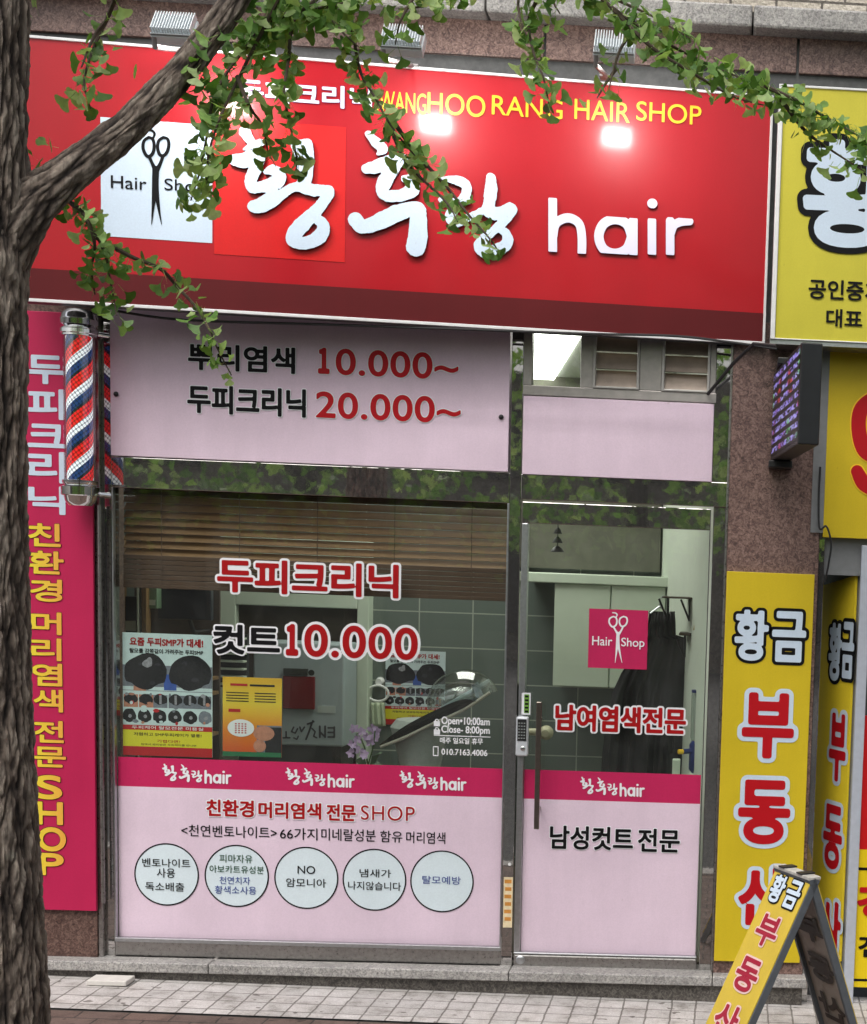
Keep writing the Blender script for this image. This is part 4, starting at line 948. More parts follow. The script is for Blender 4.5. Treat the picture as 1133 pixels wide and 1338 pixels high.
# posters
M_P = {k: mat('poster ' + k, srgb(*v), .55, spec=.2, var=vv, scale=ss) for k, v, vv, ss in (('pale', (206, 222, 226), .08, 20), ('hair', (26, 26, 30), .5, 60), ('skin', (190, 130, 108), .2, 40), ('red', (186, 34, 38), .05, 5),
       ('yellow', (226, 214, 50), .05, 5), ('blue', (60, 90, 170), .2, 20), ('grey', (120, 124, 136), .25, 50), ('scalp', (150, 148, 156), .35, 60), ('dusk', (44, 44, 52), .4, 60))}
def scalp_poster(label, l, t, r, b, y):
    x0, x1, z0, z1 = px_rect(l, t, r, b, y); th = thing('poster', label, 'poster', ((x0 + x1) / 2, y, z0), 'scalp posters'); W, Hh = x1 - x0, z1 - z0
    ks = list(M_P); idx = {k: i for i, k in enumerate(ks)}; mb = MB(); mb.m = idx['pale']; mb.box(x0, x1, y, y + .003, z0, z1)
    def rc(a, c, bb, d, m_, dy): mb.m = idx[m_]; mb.rect(x0 + a * W, x0 + c * W, z1 - d * Hh, z1 - bb * Hh, y - dy)
    def ds(cx, cy, rx, m_, dy, ry=None): 
        mb.m = idx[m_]; k_n = 26; rz = (ry * Hh) if ry else rx * W; sd_ = random.random() * 50; vs = []
        for q in range(k_n):
            a = 2 * math.pi * q / k_n; f = 1 + .13 * noise.noise(Vector((math.cos(a) * 1.6, math.sin(a) * 1.6, sd_))) - (.16 if math.sin(a) < -.55 else 0)
            vs.append((x0 + min(1, max(0, cx + rx * f * math.cos(a))) * W, y - dy, z1 - cy * Hh + rz * f * math.sin(a)))
        mb.add(vs, [tuple(range(k_n))])
    rc(0, 1, .435, .465, 'pale', .0004); rc(.0, 1, .19, .47, 'grey', .0003); rc(0, 1, .19, .26, 'pale', .0005)
    rc(.46, .60, .33, .46, 'blue', .0006); ds(.25, .325, .245, 'hair', .0008, .155); ds(.76, .325, .24, 'hair', .0008, .158)
    ds(.275, .25, .055, 'scalp', .0010, .035); ds(.30, .225, .03, 'scalp', .0011, .03); rc(.12, .26, .43, .47, 'skin', .0007)
    rc(0, 1, .475, .745, 'pale', .0006)
    for i, (cx, mm) in enumerate(((.09, 'skin'), (.26, 'red'), (.42, 'hair'), (.59, 'hair'), (.75, 'grey'), (.91, 'grey'))):
        rc(cx - .08, cx + .08, .50, .605, 'skin' if mm in ('skin', 'red') else 'grey', .0007); ds(cx, .54, .075, 'hair', .0009, .05)
        if mm in ('hair', 'grey'): rc(cx - .012, cx + .014, .50, .575, 'scalp', .0011)
    for i in range(6):
        cx = .07 + i * .17; ds(cx, .68, .078, 'hair' if i < 5 else 'grey', .0009, .06); ds(cx + .01, .68, .02, 'scalp', .0011, .016)
    for q in range(26):
        cx, cy = random.uniform(.04, .96), random.choice((.50, .57, .60, .63, .72, .73)); ds(cx, cy, random.uniform(.012, .035), random.choice(('skin', 'grey', 'scalp', 'hair', 'pale', 'red')), .00095 + q * 2e-6, random.uniform(.008, .02))
    for q in range(14): ds(random.choice((.25, .76)) + random.uniform(-.14, .14), random.uniform(.24, .42), random.uniform(.02, .05), random.choice(('hair', 'hair', 'dusk')), .00085 + q * 2e-6, random.uniform(.01, .03))
    rc(0, 1, .75, .79, 'red', .0012); rc(0, 1, .79, .925, 'yellow', .0012); rc(0, 1, .925, 1., 'red', .0012)
    ob = obj('print', mb, [M_P[k] for k in ks], th)
    def tx(s_, a, bb, c, d, m_, **kw): label_text(th, s_, (x0 + a * W, x0 + c * W, z1 - d * Hh, z1 - bb * Hh), y - .0014, m_, d=.0002, res=30, **kw)
    tx('요즘 두피SMP가 대세!', .08, .035, .90, .105, M_INK2, r=.035); tx('탈모를 감쪽같이 가려주는 두피SMP', .08, .125, .90, .165, M_BLACK, r=.025)
    tx('저렴하고 SMP두피케어가 열풍!', .12, .81, .88, .838, M_BLACK, r=.02); tx('가렵다면!', .38, .865, .64, .89, M_INK2, r=.02)
    tx('집에서 관리받은 두피케어를 만나면', .20, .898, .82, .915, M_BLACK, r=.01); tx('두피케어 탈모전문 미용실', .10, .755, .90, .782, M_WHITE, r=.01)
scalp_poster('white red and yellow scalp poster taped low in the left of the display window', 160, 826, 277.5, 990, .05)
scalp_poster('scalp poster hung on the tiled wall behind the hood dryer', 504, 849, 581, 949, yK - .02)
FL = thing('flyer', 'yellow and orange flyer with a white oval in the display window', 'flyer', at(330, 990, .06))
x0, x1, z0, z1 = px_rect(291, 884, 368, 990, .06); W, Hh = x1 - x0, z1 - z0
def flyer_mat():
    M, t, p = nodes('flyer gradient print'); s = t.nodes.new('ShaderNodeSeparateXYZ'); t.links.new(objco(t), s.inputs[0])
    mr = t.nodes.new('ShaderNodeMapRange'); mr.inputs[1].default_value = 0; mr.inputs[2].default_value = Hh; t.links.new(s.outputs[2], mr.inputs[0])
    t.links.new(ramp(t, mr.outputs[0], [(0., srgb(206, 70, 32)), (.35, srgb(226, 130, 36)), (.7, srgb(236, 204, 60)), (1., srgb(230, 176, 44))]), p.inputs['Base Color']); p.inputs['Roughness'].default_value = .4; return M
mb = MB(); mb.m = 0; mb.box(x0, x1, .06, .063, z0, z1)
def rc(a, b_, c, d, m_, dy): mb.m = m_; mb.rect(x0 + a * W, x0 + c * W, z1 - d * Hh, z1 - b_ * Hh, .06 - dy)
rc(0, .94, 1, 1, 1, .001); rc(.58, .60, 1, .94, 2, .001); rc(.72, .62, 1, .94, 3, .0014); mb.m = 4; mb.disc((x0 + .70 * W, .058, z1 - .70 * Hh), .05, .036, 20); mb.disc((x0 + .63 * W, .058, z1 - .86 * Hh), .03, .03, 20)
mb.m = 5; mb.disc((x0 + .31 * W, .058, z1 - .64 * Hh), .063, .042, 30)
for k in range(4): rc(.06, .19 + k * .035, .44, .202 + k * .035, 3, .0012); rc(.54, .19 + k * .035, .9, .202 + k * .035, 3, .0012)
rc(.13, .08, .42, .11, 6, .0012); rc(.46, .085, .88, .11, 3, .0012); rc(.1, .40, .3, .44, 6, .0012)
for i in range(4):
    for j in range(5): rc(.21 + i * .055, .58 + j * .028, .24 + i * .055, .595 + j * .028, 6, .0026)
obj('print', mb, [flyer_mat(), mat('flyer green', srgb(30, 110, 70), .5), M_P['grey'], M_P['hair'], M_P['skin'], M_WHITE, M_P['red']], FL)

# fittings
M_PG = mat('pale green lacquer', srgb(204, 216, 198), .45, var=.04, scale=4)
DF = thing('doorway', 'pale green door frame round a dark opening in the back of the shop', 'doorway', at(390, 1000, 2.2))
y = 2.18; o_ = px_rect(277, 700, 479, 1100, y); i_ = px_rect(308, 790, 464, 1100, y)
mb = MB(); mb.box(o_[0], i_[0], y, yK - .002, .06, o_[3]); mb.box(i_[1], o_[1], y, yK - .002, .06, o_[3]); mb.box(i_[0], i_[1], y, yK - .002, i_[3], o_[3]); obj('frame', mb, M_PG, DF, bevel=.006)
mb = MB(); mb.box(i_[0], i_[1], y + .06, yK - .003, .06, i_[3]); obj('opening_sheet', mb, mat('dark brown opening', srgb(62, 54, 46), .5, var=.2, scale=6), DF)  # dark brown sheet painted in for the unlit opening
FR = thing('storage_cabinet', 'pale blue grey cabinet with handwriting standing in front of the dark doorway', 'cabinet', at(390, 1000, 1.8))
x0, x1, z0, z1 = px_rect(331, 838, 449, 976, 1.8)
mb = MB(); mb.box(x0, x1, 1.8, 2.1, z0, z1); obj('body', mb, mat('pale blue grey panel', srgb(168, 182, 184), .45, var=.06, scale=5), FR, bevel=.01)
mb = MB(); mb.box(x0 + .02, x1 - .02, 1.82, 2.1, .06, z0); obj('base', mb, mat('dark base', srgb(50, 50, 46), .6), FR)
mb = MB(); q = px_rect(415, 922, 438, 932, 1.797); mb.box(q[0], q[1], 1.796, 1.8, q[2], q[3]); obj('tape', mb, mat('clear tape', srgb(190, 202, 196), .3), FR)
HW = [[(374, 956, 1), (374, 964, 1)], [(370, 964, 1), (379, 964, 1)], [(384, 950, 1), (381, 956, 1), (386, 958, 1), (389, 952, 1)], [(392, 950, 1.1), (394, 956, 1.1), (398, 950, 1.1)], [(384, 964, 1), (388, 966, 1), (390, 962, 1)],
      [(402, 946, 1.2), (408, 944, 1.2), (404, 956, 1.2), (400, 966, 1.2)], [(408, 952, 1), (412, 956, 1), (410, 962, 1), (414, 964, 1)], [(409, 942, 1.3), (410, 943, 1.3)], [(418, 949, 1.3), (418, 963, 1.3)], [(418, 956, 1.2), (424, 962, 1.2)], [(425, 949, 1.3), (425, 963, 1.3)],
      [(437, 950, 1.2), (437, 963, 1.2)], [(429, 951, 1.2), (437, 951, 1.2)], [(429, 957, 1.2), (437, 957, 1.2)], [(429, 963, 1.2), (437, 963, 1.2)]]
draw(FR, strokes_at(HW, 1.797), 1.797, mat('marker ink', (.03, .03, .035), .5), .004, name='handwriting', smooth=False)
NBK = thing('notebook', 'dark red clipboard hanging on the pale blue grey cabinet', 'clipboard', at(390, 928, 1.78))
x0, x1, z0, z1 = px_rect(370, 883, 411, 927, 1.78); mb = MB(); mb.box(x0, x1, 1.775, 1.795, z0, z1); obj('board', mb, mat('dark red cover', srgb(120, 22, 26), .5), NBK, bevel=.004)
x0, x1, z0, z1 = px_rect(371, 873, 402, 883, 1.78); mb = MB(); mb.box(x0, x1, 1.77, 1.795, z0, z1); c = at(407, 879, 1.77); mb.disc((c.x, 1.77, c.z), .018, .018, 18); obj('clip', mb, mat('dark grey clip', srgb(70, 74, 70), .4, .5), NBK)
MO = thing('monitor', 'dark blue flat screen under the blind at the left of the window', 'monitor', at(240, 812, 1.2))
x0, x1, z0, z1 = px_rect(206, 758, 276, 811, 1.2); mb = MB(); mb.box(x0, x1, 1.2, 1.24, z0, z1); obj('screen', mb, mat('dark blue screen', srgb(26, 32, 44), .3), MO, bevel=.006)
c = at(245, 812, 1.26); mb = MB(); mb.tube([(c.x, 1.26, c.z + .05), (c.x + .02, 1.3, c.z - .06), (c.x - .03, 1.5, c.z - .10)], .012, 8); mb.tube([(c.x + .02, 1.3, c.z - .06), (c.x + .1, 1.5, c.z - .05)], .010, 8); obj('stand', mb, M_BLKPL, MO)
SH = thing('shelf_unit', 'brown wooden shelf unit with pale posts behind the scalp poster', 'shelf', at(175, 1000, 1.1))
M_OAK = mat('oak brown', srgb(128, 100, 62), .5, var=.2, scale=14, stretch=(6, 6, .6))
for l, r, mm in ((153, 162, M_OAK), (184, 193, M_OAK), (178, 183, M_PG), (146, 153, M_PG)):
    q = px_rect(l, 700, r, 1100, 1.1); mb = MB(); mb.box(q[0], q[1], 1.1, 1.16, .06, Z(170, 700, 1.1)); obj('post', mb, mm, SH, bevel=.004)
q0 = px_rect(146, 880, 200, 890, 1.1)
mb = MB()
for py in (835, 885, 905, 960): z = Z(170, py, 1.1); mb.box(q0[0], q0[1] + .25, 1.12, 1.4, z - .02, z)
obj('shelf', mb, M_OAK, SH, bevel=.003)
mb = MB(); mb.box(q0[0], q0[1] + .25, 1.41, 1.43, .06, 2.6); obj('back', mb, mat('dark shelf back', srgb(70, 56, 44), .6, var=.3, scale=12), SH)
for px, py, wd_, ht, cc, lab in ((168, 832, .10, .22, (46, 46, 50), 'black box on the upper shelf of the wooden shelf unit'), (197, 795, .07, .12, (120, 150, 120), 'small green box on the wooden shelf unit')):
    c = at(px, py, 1.14); t = thing('carton', lab, 'box', c); mb = MB(); mb.box(c.x - wd_ / 2, c.x + wd_ / 2, 1.14, 1.22, c.z, c.z + ht); obj('body', mb, mat('carton ' + str(cc[0]), srgb(*cc), .5, var=.1), t, bevel=.004)
    mb = MB(); mb.box(c.x - wd_ / 2 + .01, c.x + wd_ / 2 - .01, 1.138, 1.14, c.z + ht * .15, c.z + ht * .4); obj('paper_label', mb, M_PG, t)
RK = thing('slatted_rack', 'dark rack with pale horizontal slats left of the dark doorway', 'rack', at(300, 905, 1.6))
x0, x1, z0, z1 = px_rect(262, 828, 318, 900, 1.6); mb = MB(); mb.box(x0, x1, 1.66, 1.7, z0, z1); obj('back', mb, M_BLKPL, RK)
mb = MB()
for k in range(7): z = z0 + (k + .5) * (z1 - z0) / 7; mb.box(x0, x1, 1.6, 1.66, z - .004, z + .006)
obj('slats', mb, M_PG, RK)
# towel ring, towel
TW = thing('towel_ring', 'white towel ring on the tiled wall left of the hung poster', 'towel ring', at(494, 900, yK - .05))
c = at(494, 906, yK - .06); mb = MB(); mb.tube([(c.x + .065 * math.cos(a / 16 * 2 * math.pi), yK - .06, c.z + .05 * math.sin(a / 16 * 2 * math.pi)) for a in range(17)], .008, 8); mb.lathe((0, 0, 0), [(.03, 0), (.02, .05)], 12)
n0 = len(mb.v) - 24; mb.v[n0:] = [(c.x + v[0], yK - .002 - v[2], c.z + .07 + v[1]) for v in mb.v[n0:]]; obj('ring', mb, M_WTRIM, TW, smooth=True)
TL = thing('towel', 'pale green hand towel hanging in the white towel ring', 'towel', at(495, 950, yK - .07))
mb = MB(); P_ = []
for j in range(9):
    for i in range(9):
        px = 486 + i * 16.5 / 8 + (j * .25); py = 918 + j * 31 / 8; p = at(px, py, yK - .085 + .012 * math.sin(i * 1.7)); P_.append(p)
mb.add(P_, [(j * 9 + i, (j + 1) * 9 + i, (j + 1) * 9 + i + 1, j * 9 + i + 1) for j in range(8) for i in range(8)]); o_t = obj('cloth', mb, mat('pale green towel', srgb(196, 208, 180), .9, bump=.5, bscale=150), TL, smooth=True)
sm = o_t.modifiers.new('thick', 'SOLIDIFY'); sm.thickness = .008
# wall cabinet, ledge
CB = thing('wall_cabinet', 'pale green two door wall cabinet seen through the glass door', 'cabinet', at(795, 900, 1.95))
x0, x1, z0, z1 = px_rect(725, 762, 866, 901, 1.95); xm = X(797, 830, 1.95)
for a, b_ in ((x0, xm - .004), (xm + .004, x1)): mb = MB(); mb.box(a, b_, 1.95, 1.968, z0, z1); obj('door', mb, M_PG, CB, bevel=.004)
mb = MB(); mb.box(x0 + .004, x1 - .004, 1.97, yK - .002, z0 + .004, z1); obj('carcass', mb, M_PG, CB)
mb = MB(); mb.box(X(686, 755, 1.9), x1 + .02, 1.92, yK - .002, z1 + .002, z1 + .062); obj('cornice', mb, M_PG, CB, bevel=.006)
# black gown
GW = thing('hanging_gown', 'long black salon gown hanging behind the magenta square on the door', 'gown', at(850, 800, 1.0))
rows = [(799, 849, 880), (815, 846, 881), (831, 843, 882), (836, 838, 903), (860, 826, 904), (880, 812, 904), (905, 800, 905), (930, 795, 905), (960, 790, 904), (985, 787, 904), (1020, 785, 904), (1060, 784, 904)]
mb = MB(); n = 40; P_ = []
for j, (py, l, r) in enumerate(rows):
    for i in range(n + 1):
        u = i / n; f = (.012 + .05 * min(1, max(0, (py - 850) / 150))) * (1.2 * noise.noise(Vector((u * 7 + j * .12, j * .25, 3))) + .8 * noise.noise(Vector((u * 17 + j * .2, j * .18, 9))))
        P_.append(at(l + (r - l) * u, py, 1.05 + f))
mb.add(P_, [(j * (n + 1) + i, (j + 1) * (n + 1) + i, (j + 1) * (n + 1) + i + 1, j * (n + 1) + i + 1) for j in range(len(rows) - 1) for i in range(n)])
o_t = obj('cloth', mb, mat('black nylon', (.018, .017, .018), .45, bump=.2, bscale=30), GW, smooth=True); sm = o_t.modifiers.new('thick', 'SOLIDIFY'); sm.thickness = .01
mb = MB(); c = at(862, 797, 1.05); mb.tube([(c.x - .05, 1.05, c.z - .02), (c.x, 1.05, c.z + .02), (c.x + .05, 1.05, c.z - .02)], .006, 6); mb.tube([(c.x, 1.05, c.z + .02), (c.x, 1.05, c.z + .06), (c.x + .02, 1.05, c.z + .08)], .004, 6); obj('hanger', mb, M_ALU, GW)
# bracket shelves on the right, bag, water cooler
for (l, t_, r, b_), lab in (((866, 779, 914, 783), 'upper small bracket shelf on the right wall of the shop'), ((888, 826, 926, 831), 'lower small bracket shelf under the yellow bag')):
    q = px_rect(l, t_, r, b_, .9); t = thing('wall_shelf', lab, 'shelf', ((q[0] + q[1]) / 2, .9, q[2]), 'bracket shelves on the right wall')
    mb = MB(); mb.box(q[0], q[1], .82, 1.0, q[2], q[3]); obj('board', mb, mat('dark shelf wood', srgb(74, 62, 48), .5), t, bevel=.003)
    for x in (q[0] + .03, q[1] - .05):
        mb = MB(); mb.tube([(x, .9, q[2]), (x, .9, q[2] - .12)], .007, 6); mb.tube([(x, .9, q[2] - .12), (x - .05, .9, q[2] - .005)], .006, 6); obj('bracket', mb, M_BLKPL, t)
YB = thing('hanging_bag', 'mustard yellow cloth bag hanging beside the door frame', 'bag', at(918, 825, .75))
mb = MB(); P_ = []
for j in range(9):
    py = 744 + j * 10; l = 919 - j * 1.1; r = 932
    for i in range(9): P_.append(at(l + (r - l) * i / 8, py, .72 + .02 * math.sin(i * 1.9 + j * .6)))
mb.add(P_, [(j * 9 + i, (j + 1) * 9 + i, (j + 1) * 9 + i + 1, j * 9 + i + 1) for j in range(8) for i in range(8)]); o_t = obj('cloth', mb, mat('mustard cloth', srgb(182, 150, 46), .8, var=.25, scale=25), YB, smooth=True); sm = o_t.modifiers.new('thick', 'SOLIDIFY'); sm.thickness = .02
WC = thing('water_cooler', 'water cooler with clear bottle and blue tap beside the black gown', 'water cooler', at(912, 1010, .6))
c = at(913, 902, .6); c1 = at(912, 968, .6); c2 = at(911, 1005, .6)
mb = MB(); mb.lathe((c.x, .6, c1.z), [(.03, 0), (.036, .02), (.036, c.z - c1.z - .03), (.034, c.z - c1.z)], 20); obj('bottle', mb, M_DOME, WC, smooth=True)
mb = MB(); mb.lathe((c.x, .6, c.z), [(.037, -.012), (.037, .002), (.02, .004)], 20); mb.lathe((c2.x, .6, c2.z), [(.03, -.02), (.045, .0), (.045, c1.z - c2.z - .02), (.034, c1.z - c2.z)], 20); mb.tube([(c2.x, .6, c1.z - .05), (c2.x - .075, .56, c1.z - .055)], .014, 8); obj('tank', mb, mat('blue plastic', srgb(28, 44, 104), .35), WC, smooth=True)
mb = MB(); mb.tube([(c2.x - .075, .56, c1.z - .055), (c2.x - .10, .55, c1.z - .055)], .013, 8); obj('tap', mb, M_YINK, WC)
mb = MB(); mb.box(c2.x - .13, c2.x - .09, .57, .63, .06, c1.z - .10); mb.box(c2.x - .04, c2.x + .05, .56, .66, .06, c2.z - .02); obj('stand', mb, M_PG, WC, bevel=.004)
CH = thing('wind_chime', 'small black hanging chime inside the top of the glass door', 'wind chime', at(729, 690, .3))
c = at(729, 690, .3); mb = MB()
for k, (z, r) in enumerate(((-.01, .022), (-.055, .026), (-.10, .034))): mb.lathe((c.x, .3, c.z + z), [(r, -.018), (r * .7, .0), (.006, .012)], 14)
mb.tube([(c.x, .3, c.z + .1), (c.x, .3, c.z - .1)], .003, 6); obj('bells', mb, M_BLKPL, CH, smooth=True)
KN = thing('door_knob', 'cream round door knob behind the digital lock', 'door knob', at(712, 956, 1.2))  # round knob of an inside door handle
c = at(714, 957, 1.2); mb = MB(); mb.lathe((0, 0, 0), [(.04, 0), (.04, .02), (.02, .05), (.004, .052)], 20); mb.v = [(c.x + v[0], 1.2 - v[2], c.z + v[1]) for v in mb.v]; mb.tube([(c.x - .2, 1.2, c.z), (c.x, 1.2, c.z)], .02, 10); obj('disc', mb, mat('cream knob', srgb(196, 190, 160), .5), KN, smooth=True)
# hood dryer
HD = thing('hood_dryer', 'salon hood dryer with clear dome and dark curved visor behind the opening hours', 'hair dryer', at(560, 1005, .5))
y = .55
c = at(605, 915, y); k_ = (y + DIST) / F_PX
tl = math.atan2(60, 140)
mb = MB(); n, mr_ = 28, 12; vs = []; fs = []
for j in range(mr_ + 1):
    ph = math.pi / 2 * j / mr_
    for i in range(n):
        a = 2 * math.pi * i / n; vx, vy, vz = 46 * k_ * math.cos(a) * math.cos(ph), .16 * math.sin(a) * math.cos(ph), 40 * k_ * math.sin(ph)
        q = Matrix.Rotation(-tl * .75, 3, 'Y') @ Vector((vx, vy, vz)); vs.append(c + q)
fs = [(j * n + i, j * n + (i + 1) % n, (j + 1) * n + (i + 1) % n, (j + 1) * n + i) for j in range(mr_) for i in range(n)]
mb.add(vs, fs); obj('dome', mb, M_DOME, HD, smooth=True)
up_ = catmull([(497, 972, 0), (515, 950, 0), (550, 926, 0), (590, 914, 0), (625, 912, 0)], 6); lo_ = catmull([(497, 972, 0), (530, 961, 0), (565, 943, 0), (600, 925, 0), (625, 914, 0)], 6)
mb = MB(); up_ = catmull([(496, 973, 0), (530, 948, 0), (575, 925, 0), (605, 914, 0), (622, 916, 0)], 6); lo_ = catmull([(497, 976, 0), (530, 961, 0), (565, 944, 0), (600, 928, 0), (621, 918, 0)], 6)
a_ = [at(p[0], p[1], y - .17) for p in up_]; b_2 = [at(p[0], p[1], y - .13) for p in lo_]; n = len(a_)
back = [v + Vector((0, .22, 0)) for v in a_]
mb.add(a_ + b_2, [(i + n, i + 1 + n, i + 1, i) for i in range(n - 1)]); mb.add(a_ + back, [(i, i + 1, i + 1 + n, i + n) for i in range(n - 1)])
o_t = obj('visor', mb, mat('black gloss plastic', (.01, .01, .011), .2), HD, smooth=True)
mb = MB(); a_ = [at(p[0], p[1], y - .16) for p in catmull([(497, 976, 0), (530, 963, 0), (565, 946, 0), (605, 928, 0), (640, 905, 0)], 5)]; mb.tube(a_, .008, 8); obj('rim', mb, mat('cream rim', srgb(170, 164, 150), .4), HD, smooth=True)
mb = MB(); mb.tube([at(578, 926, y), at(610, 908, y), at(640, 890, y)], .014, 8); mb.tube([at(620, 893, y - .02), at(628, 912, y - .02)], .02, 8); obj('pipe', mb, mat('pale blue pipe', srgb(176, 190, 196), .3), HD, smooth=True)
mb = MB(); p0, p1 = at(548, 940, y + .06), at(548, 1080, y + .06); r0 = 24 * k_
mb.lathe((p1.x, y + .06, p1.z), [(r0 * .6, 0), (r0 * .8, .2), (r0 * 1.25, (p0.z - p1.z) * .7), (r0 * 1.6, (p0.z - p1.z) * .93), (r0 * 1.3, p0.z - p1.z)], 28); obj('body', mb, mat('grey translucent plastic', srgb(168, 174, 168), .35, var=.08), HD, smooth=True)
# orchid
OR = thing('orchid', 'violet orchid in bloom standing low in the middle of the display window', 'flower', at(480, 1020, .35))
M_PETAL = mat('violet petal', srgb(176, 150, 186), .6, var=.2, scale=40); mb = MB(); random.seed(5)
for (px, py) in ((463, 952), (473, 956), (486, 951), (492, 956), (480, 962), (468, 966), (461, 972), (470, 980), (484, 970), (459, 984), (476, 986), (490, 964)):
    c = at(px, py, .35 + random.uniform(-.05, .05))
    for k in range(5):
        a = k * 1.257 + random.random(); u = Vector((math.cos(a), random.uniform(-.5, .1), math.sin(a))).normalized(); s_ = u.cross(Vector((0, 1, 0))).normalized(); L = .028
        mb.add([c, c + u * L * .5 + s_ * L * .4, c + u * L, c + u * L * .5 - s_ * L * .4], [(0, 1, 2, 3)])
obj('blossom', mb, M_PETAL, OR)
mb = MB(); mb.tube([at(480, 1040, .35), at(481, 1000, .35), at(476, 975, .35), at(468, 958, .35)], .005, 6); mb.tube([at(481, 1000, .35), at(488, 975, .35), at(490, 955, .35)], .004, 6); obj('stem', mb, mat('flower stem', srgb(60, 84, 44), .6), OR)
mb = MB()
for l in (((482, 1010), (492, 985), (500, 984)), ((480, 1010), (470, 990), (452, 1000)), ((481, 1010), (488, 998), (505, 1004))):
    p = [at(*q, .33) for q in l]; w_ = Vector((.02, .01, .012)); mb.add([p[0] - w_ * .3, p[0] + w_ * .3, p[1] + w_, p[1] - w_, p[2]], [(0, 1, 2, 3), (3, 2, 4)])
obj('leaf', mb, mat('orchid leaf', srgb(50, 72, 48), .5), OR)
mb = MB(); c = at(481, 1040, .35); mb.lathe((c.x, .35, c.z - .08), [(.05, 0), (.065, .10), (.06, .10)], 20); obj('pot', mb, M_WTRIM, OR, smooth=True)

# ================================================================== A-frame board
AF = thing('sandwich_board', 'yellow folding sandwich board leaning open on the pavement in front of the pillar', 'sandwich board', on_ground(1040, 1400))
rF, rN = at(1018, 1130, -.85), at(1065, 1147.5, -1.10); zR = (rF.z + rN.z) / 2; rF.z = rN.z = zR
rd = (rN - rF).normalized(); RL = (rN - rF).length; out = Vector((rd.y, -rd.x, 0)); out = out if out.x < 0 else -out
zg = ground_z(rF.x) ; hh = zR - zg
def leg_plane(s):
    dn = (out * s + Vector((0, 0, -hh))); L = dn.length; return dn.normalized(), L
dA, LA = leg_plane(.42); dB, LB_ = leg_plane(-.31)
nA = rd.cross(dA); nA = nA if nA.dot(out) > 0 else -nA
nB = rd.cross(dB); nB = nB if nB.dot(out) < 0 else -nB
M_AFR = mat('grey board edge', srgb(96, 102, 108), .5, .3, var=.12, scale=20)
def board(o, u, v, L, n, mface, mback):
    """frame + face: o ridge end, u along the ridge, v down the slope, n outward"""
    fw = .018
    def bar(a0, a1, b0, b1, nm='frame'):
        mb = MB(); c = [o + u * a0 + v * b1, o + u * a1 + v * b1, o + u * a1 + v * b0, o + u * a0 + v * b0]; mb.slab([p - n * .03 for p in c], n * .034); return mb
    for args in ((0, fw, 0, L), (RL - fw, RL, 0, L), (fw, RL - fw, 0, .016), (fw, RL - fw, L - .10, L - .07)):
        obj('frame', bar(*args), M_AFR, AF, bevel=.002)
    mb = MB(); c = [o + u * .004 + v * (L - .07), o + u * (RL - .004) + v * (L - .07), o + u * (RL - .004) + v * .004, o + u * .004 + v * .004]
    mb.slab([p + n * .005 for p in c], n * .004); obj('panel', mb, mface, AF)
    mb = MB(); c = [o + u * fw + v * (L - .10), o + u * (RL - fw) + v * (L - .10), o + u * (RL - fw) + v * .016, o + u * fw + v * .016]
    mb.slab([p - n * .012 for p in c], n * .004); obj('backing', mb, mback, AF)
M_YEL3 = vinyl('worn yellow sheet', srgb(214, 186, 70), .5, .08); M_BRN = mat('brown backing sheet', srgb(158, 148, 138), .55, var=.12, scale=9)
board(rF, rd, dA, LA, nA, M_YEL3, M_BRN)
board(rF, rd, dB, LB_, nB, M_YEL3, M_BRN)
pA = Plane2D(rF + nA * .010, rd, -dA, nA)
def pl_uv(pl, px, py):
    d = ray(px, py); t = (pl.o - CAM).dot(pl.n) / d.dot(pl.n); p = CAM + d * t - pl.o; return p.dot(pl.u), p.dot(pl.v)
W_ = RL
for s_, u0, u1, v0, v1, k in (('황', .12, .47, .155, .035, 'w'), ('금', .54, .90, .155, .035, 'w'), ('부', .22, .78, .335, .205, 'r'), ('동', .20, .78, .535, .395, 'r'), ('산', .18, .78, .735, .595, 'r')):
    label_text(AF, s_, (u0 * W_, u1 * W_, -v0 * LA / .92, -v1 * LA / .92), 0, M_BLUEW if k == 'w' else mat('crimson print', srgb(160, 24, 52), .45), r=.03 if k == 'w' else .03, out=M_BLACK if k == 'w' else mat('pinkish print', srgb(228, 196, 190), .45), rout=.085, pl=pA)
pB = Plane2D(rF - nB * .0165, rd, -dB, -nB)
for s_, v0, v1 in (('부', .335, .205), ('동', .535, .395), ('산', .735, .595)):
    label_text(AF, s_, (.16 * W_, .86 * W_, -v0 * LB_ / .92, -v1 * LB_ / .92), 0, mat('show through ink', srgb(58, 50, 46), .6), r=.05, pl=pB, flip=True)
mb = MB(); mb.slab([rF + out * .03 + Vector((0, 0, -.01)), rF + rd * RL + out * .03 + Vector((0, 0, -.01)), rF + rd * RL - out * .03 + Vector((0, 0, -.01)), rF - out * .03 + Vector((0, 0, -.01))], Vector((0, 0, .014)))
obj('top_cap', mb, mat('white plastic cap', srgb(186, 184, 178), .5, var=.2, scale=50), AF, bevel=.003)
for q in (.25, .75):
    mb = MB(); c = rF + rd * RL * q; mb.slab([c + out * .035 - rd * .02 + Vector((0, 0, .005)), c + out * .035 + rd * .02 + Vector((0, 0, .005)), c - out * .035 + rd * .02 + Vector((0, 0, .005)), c - out * .035 - rd * .02 + Vector((0, 0, .005))], Vector((0, 0, .006))); obj('hinge', mb, M_BLKPL, AF)

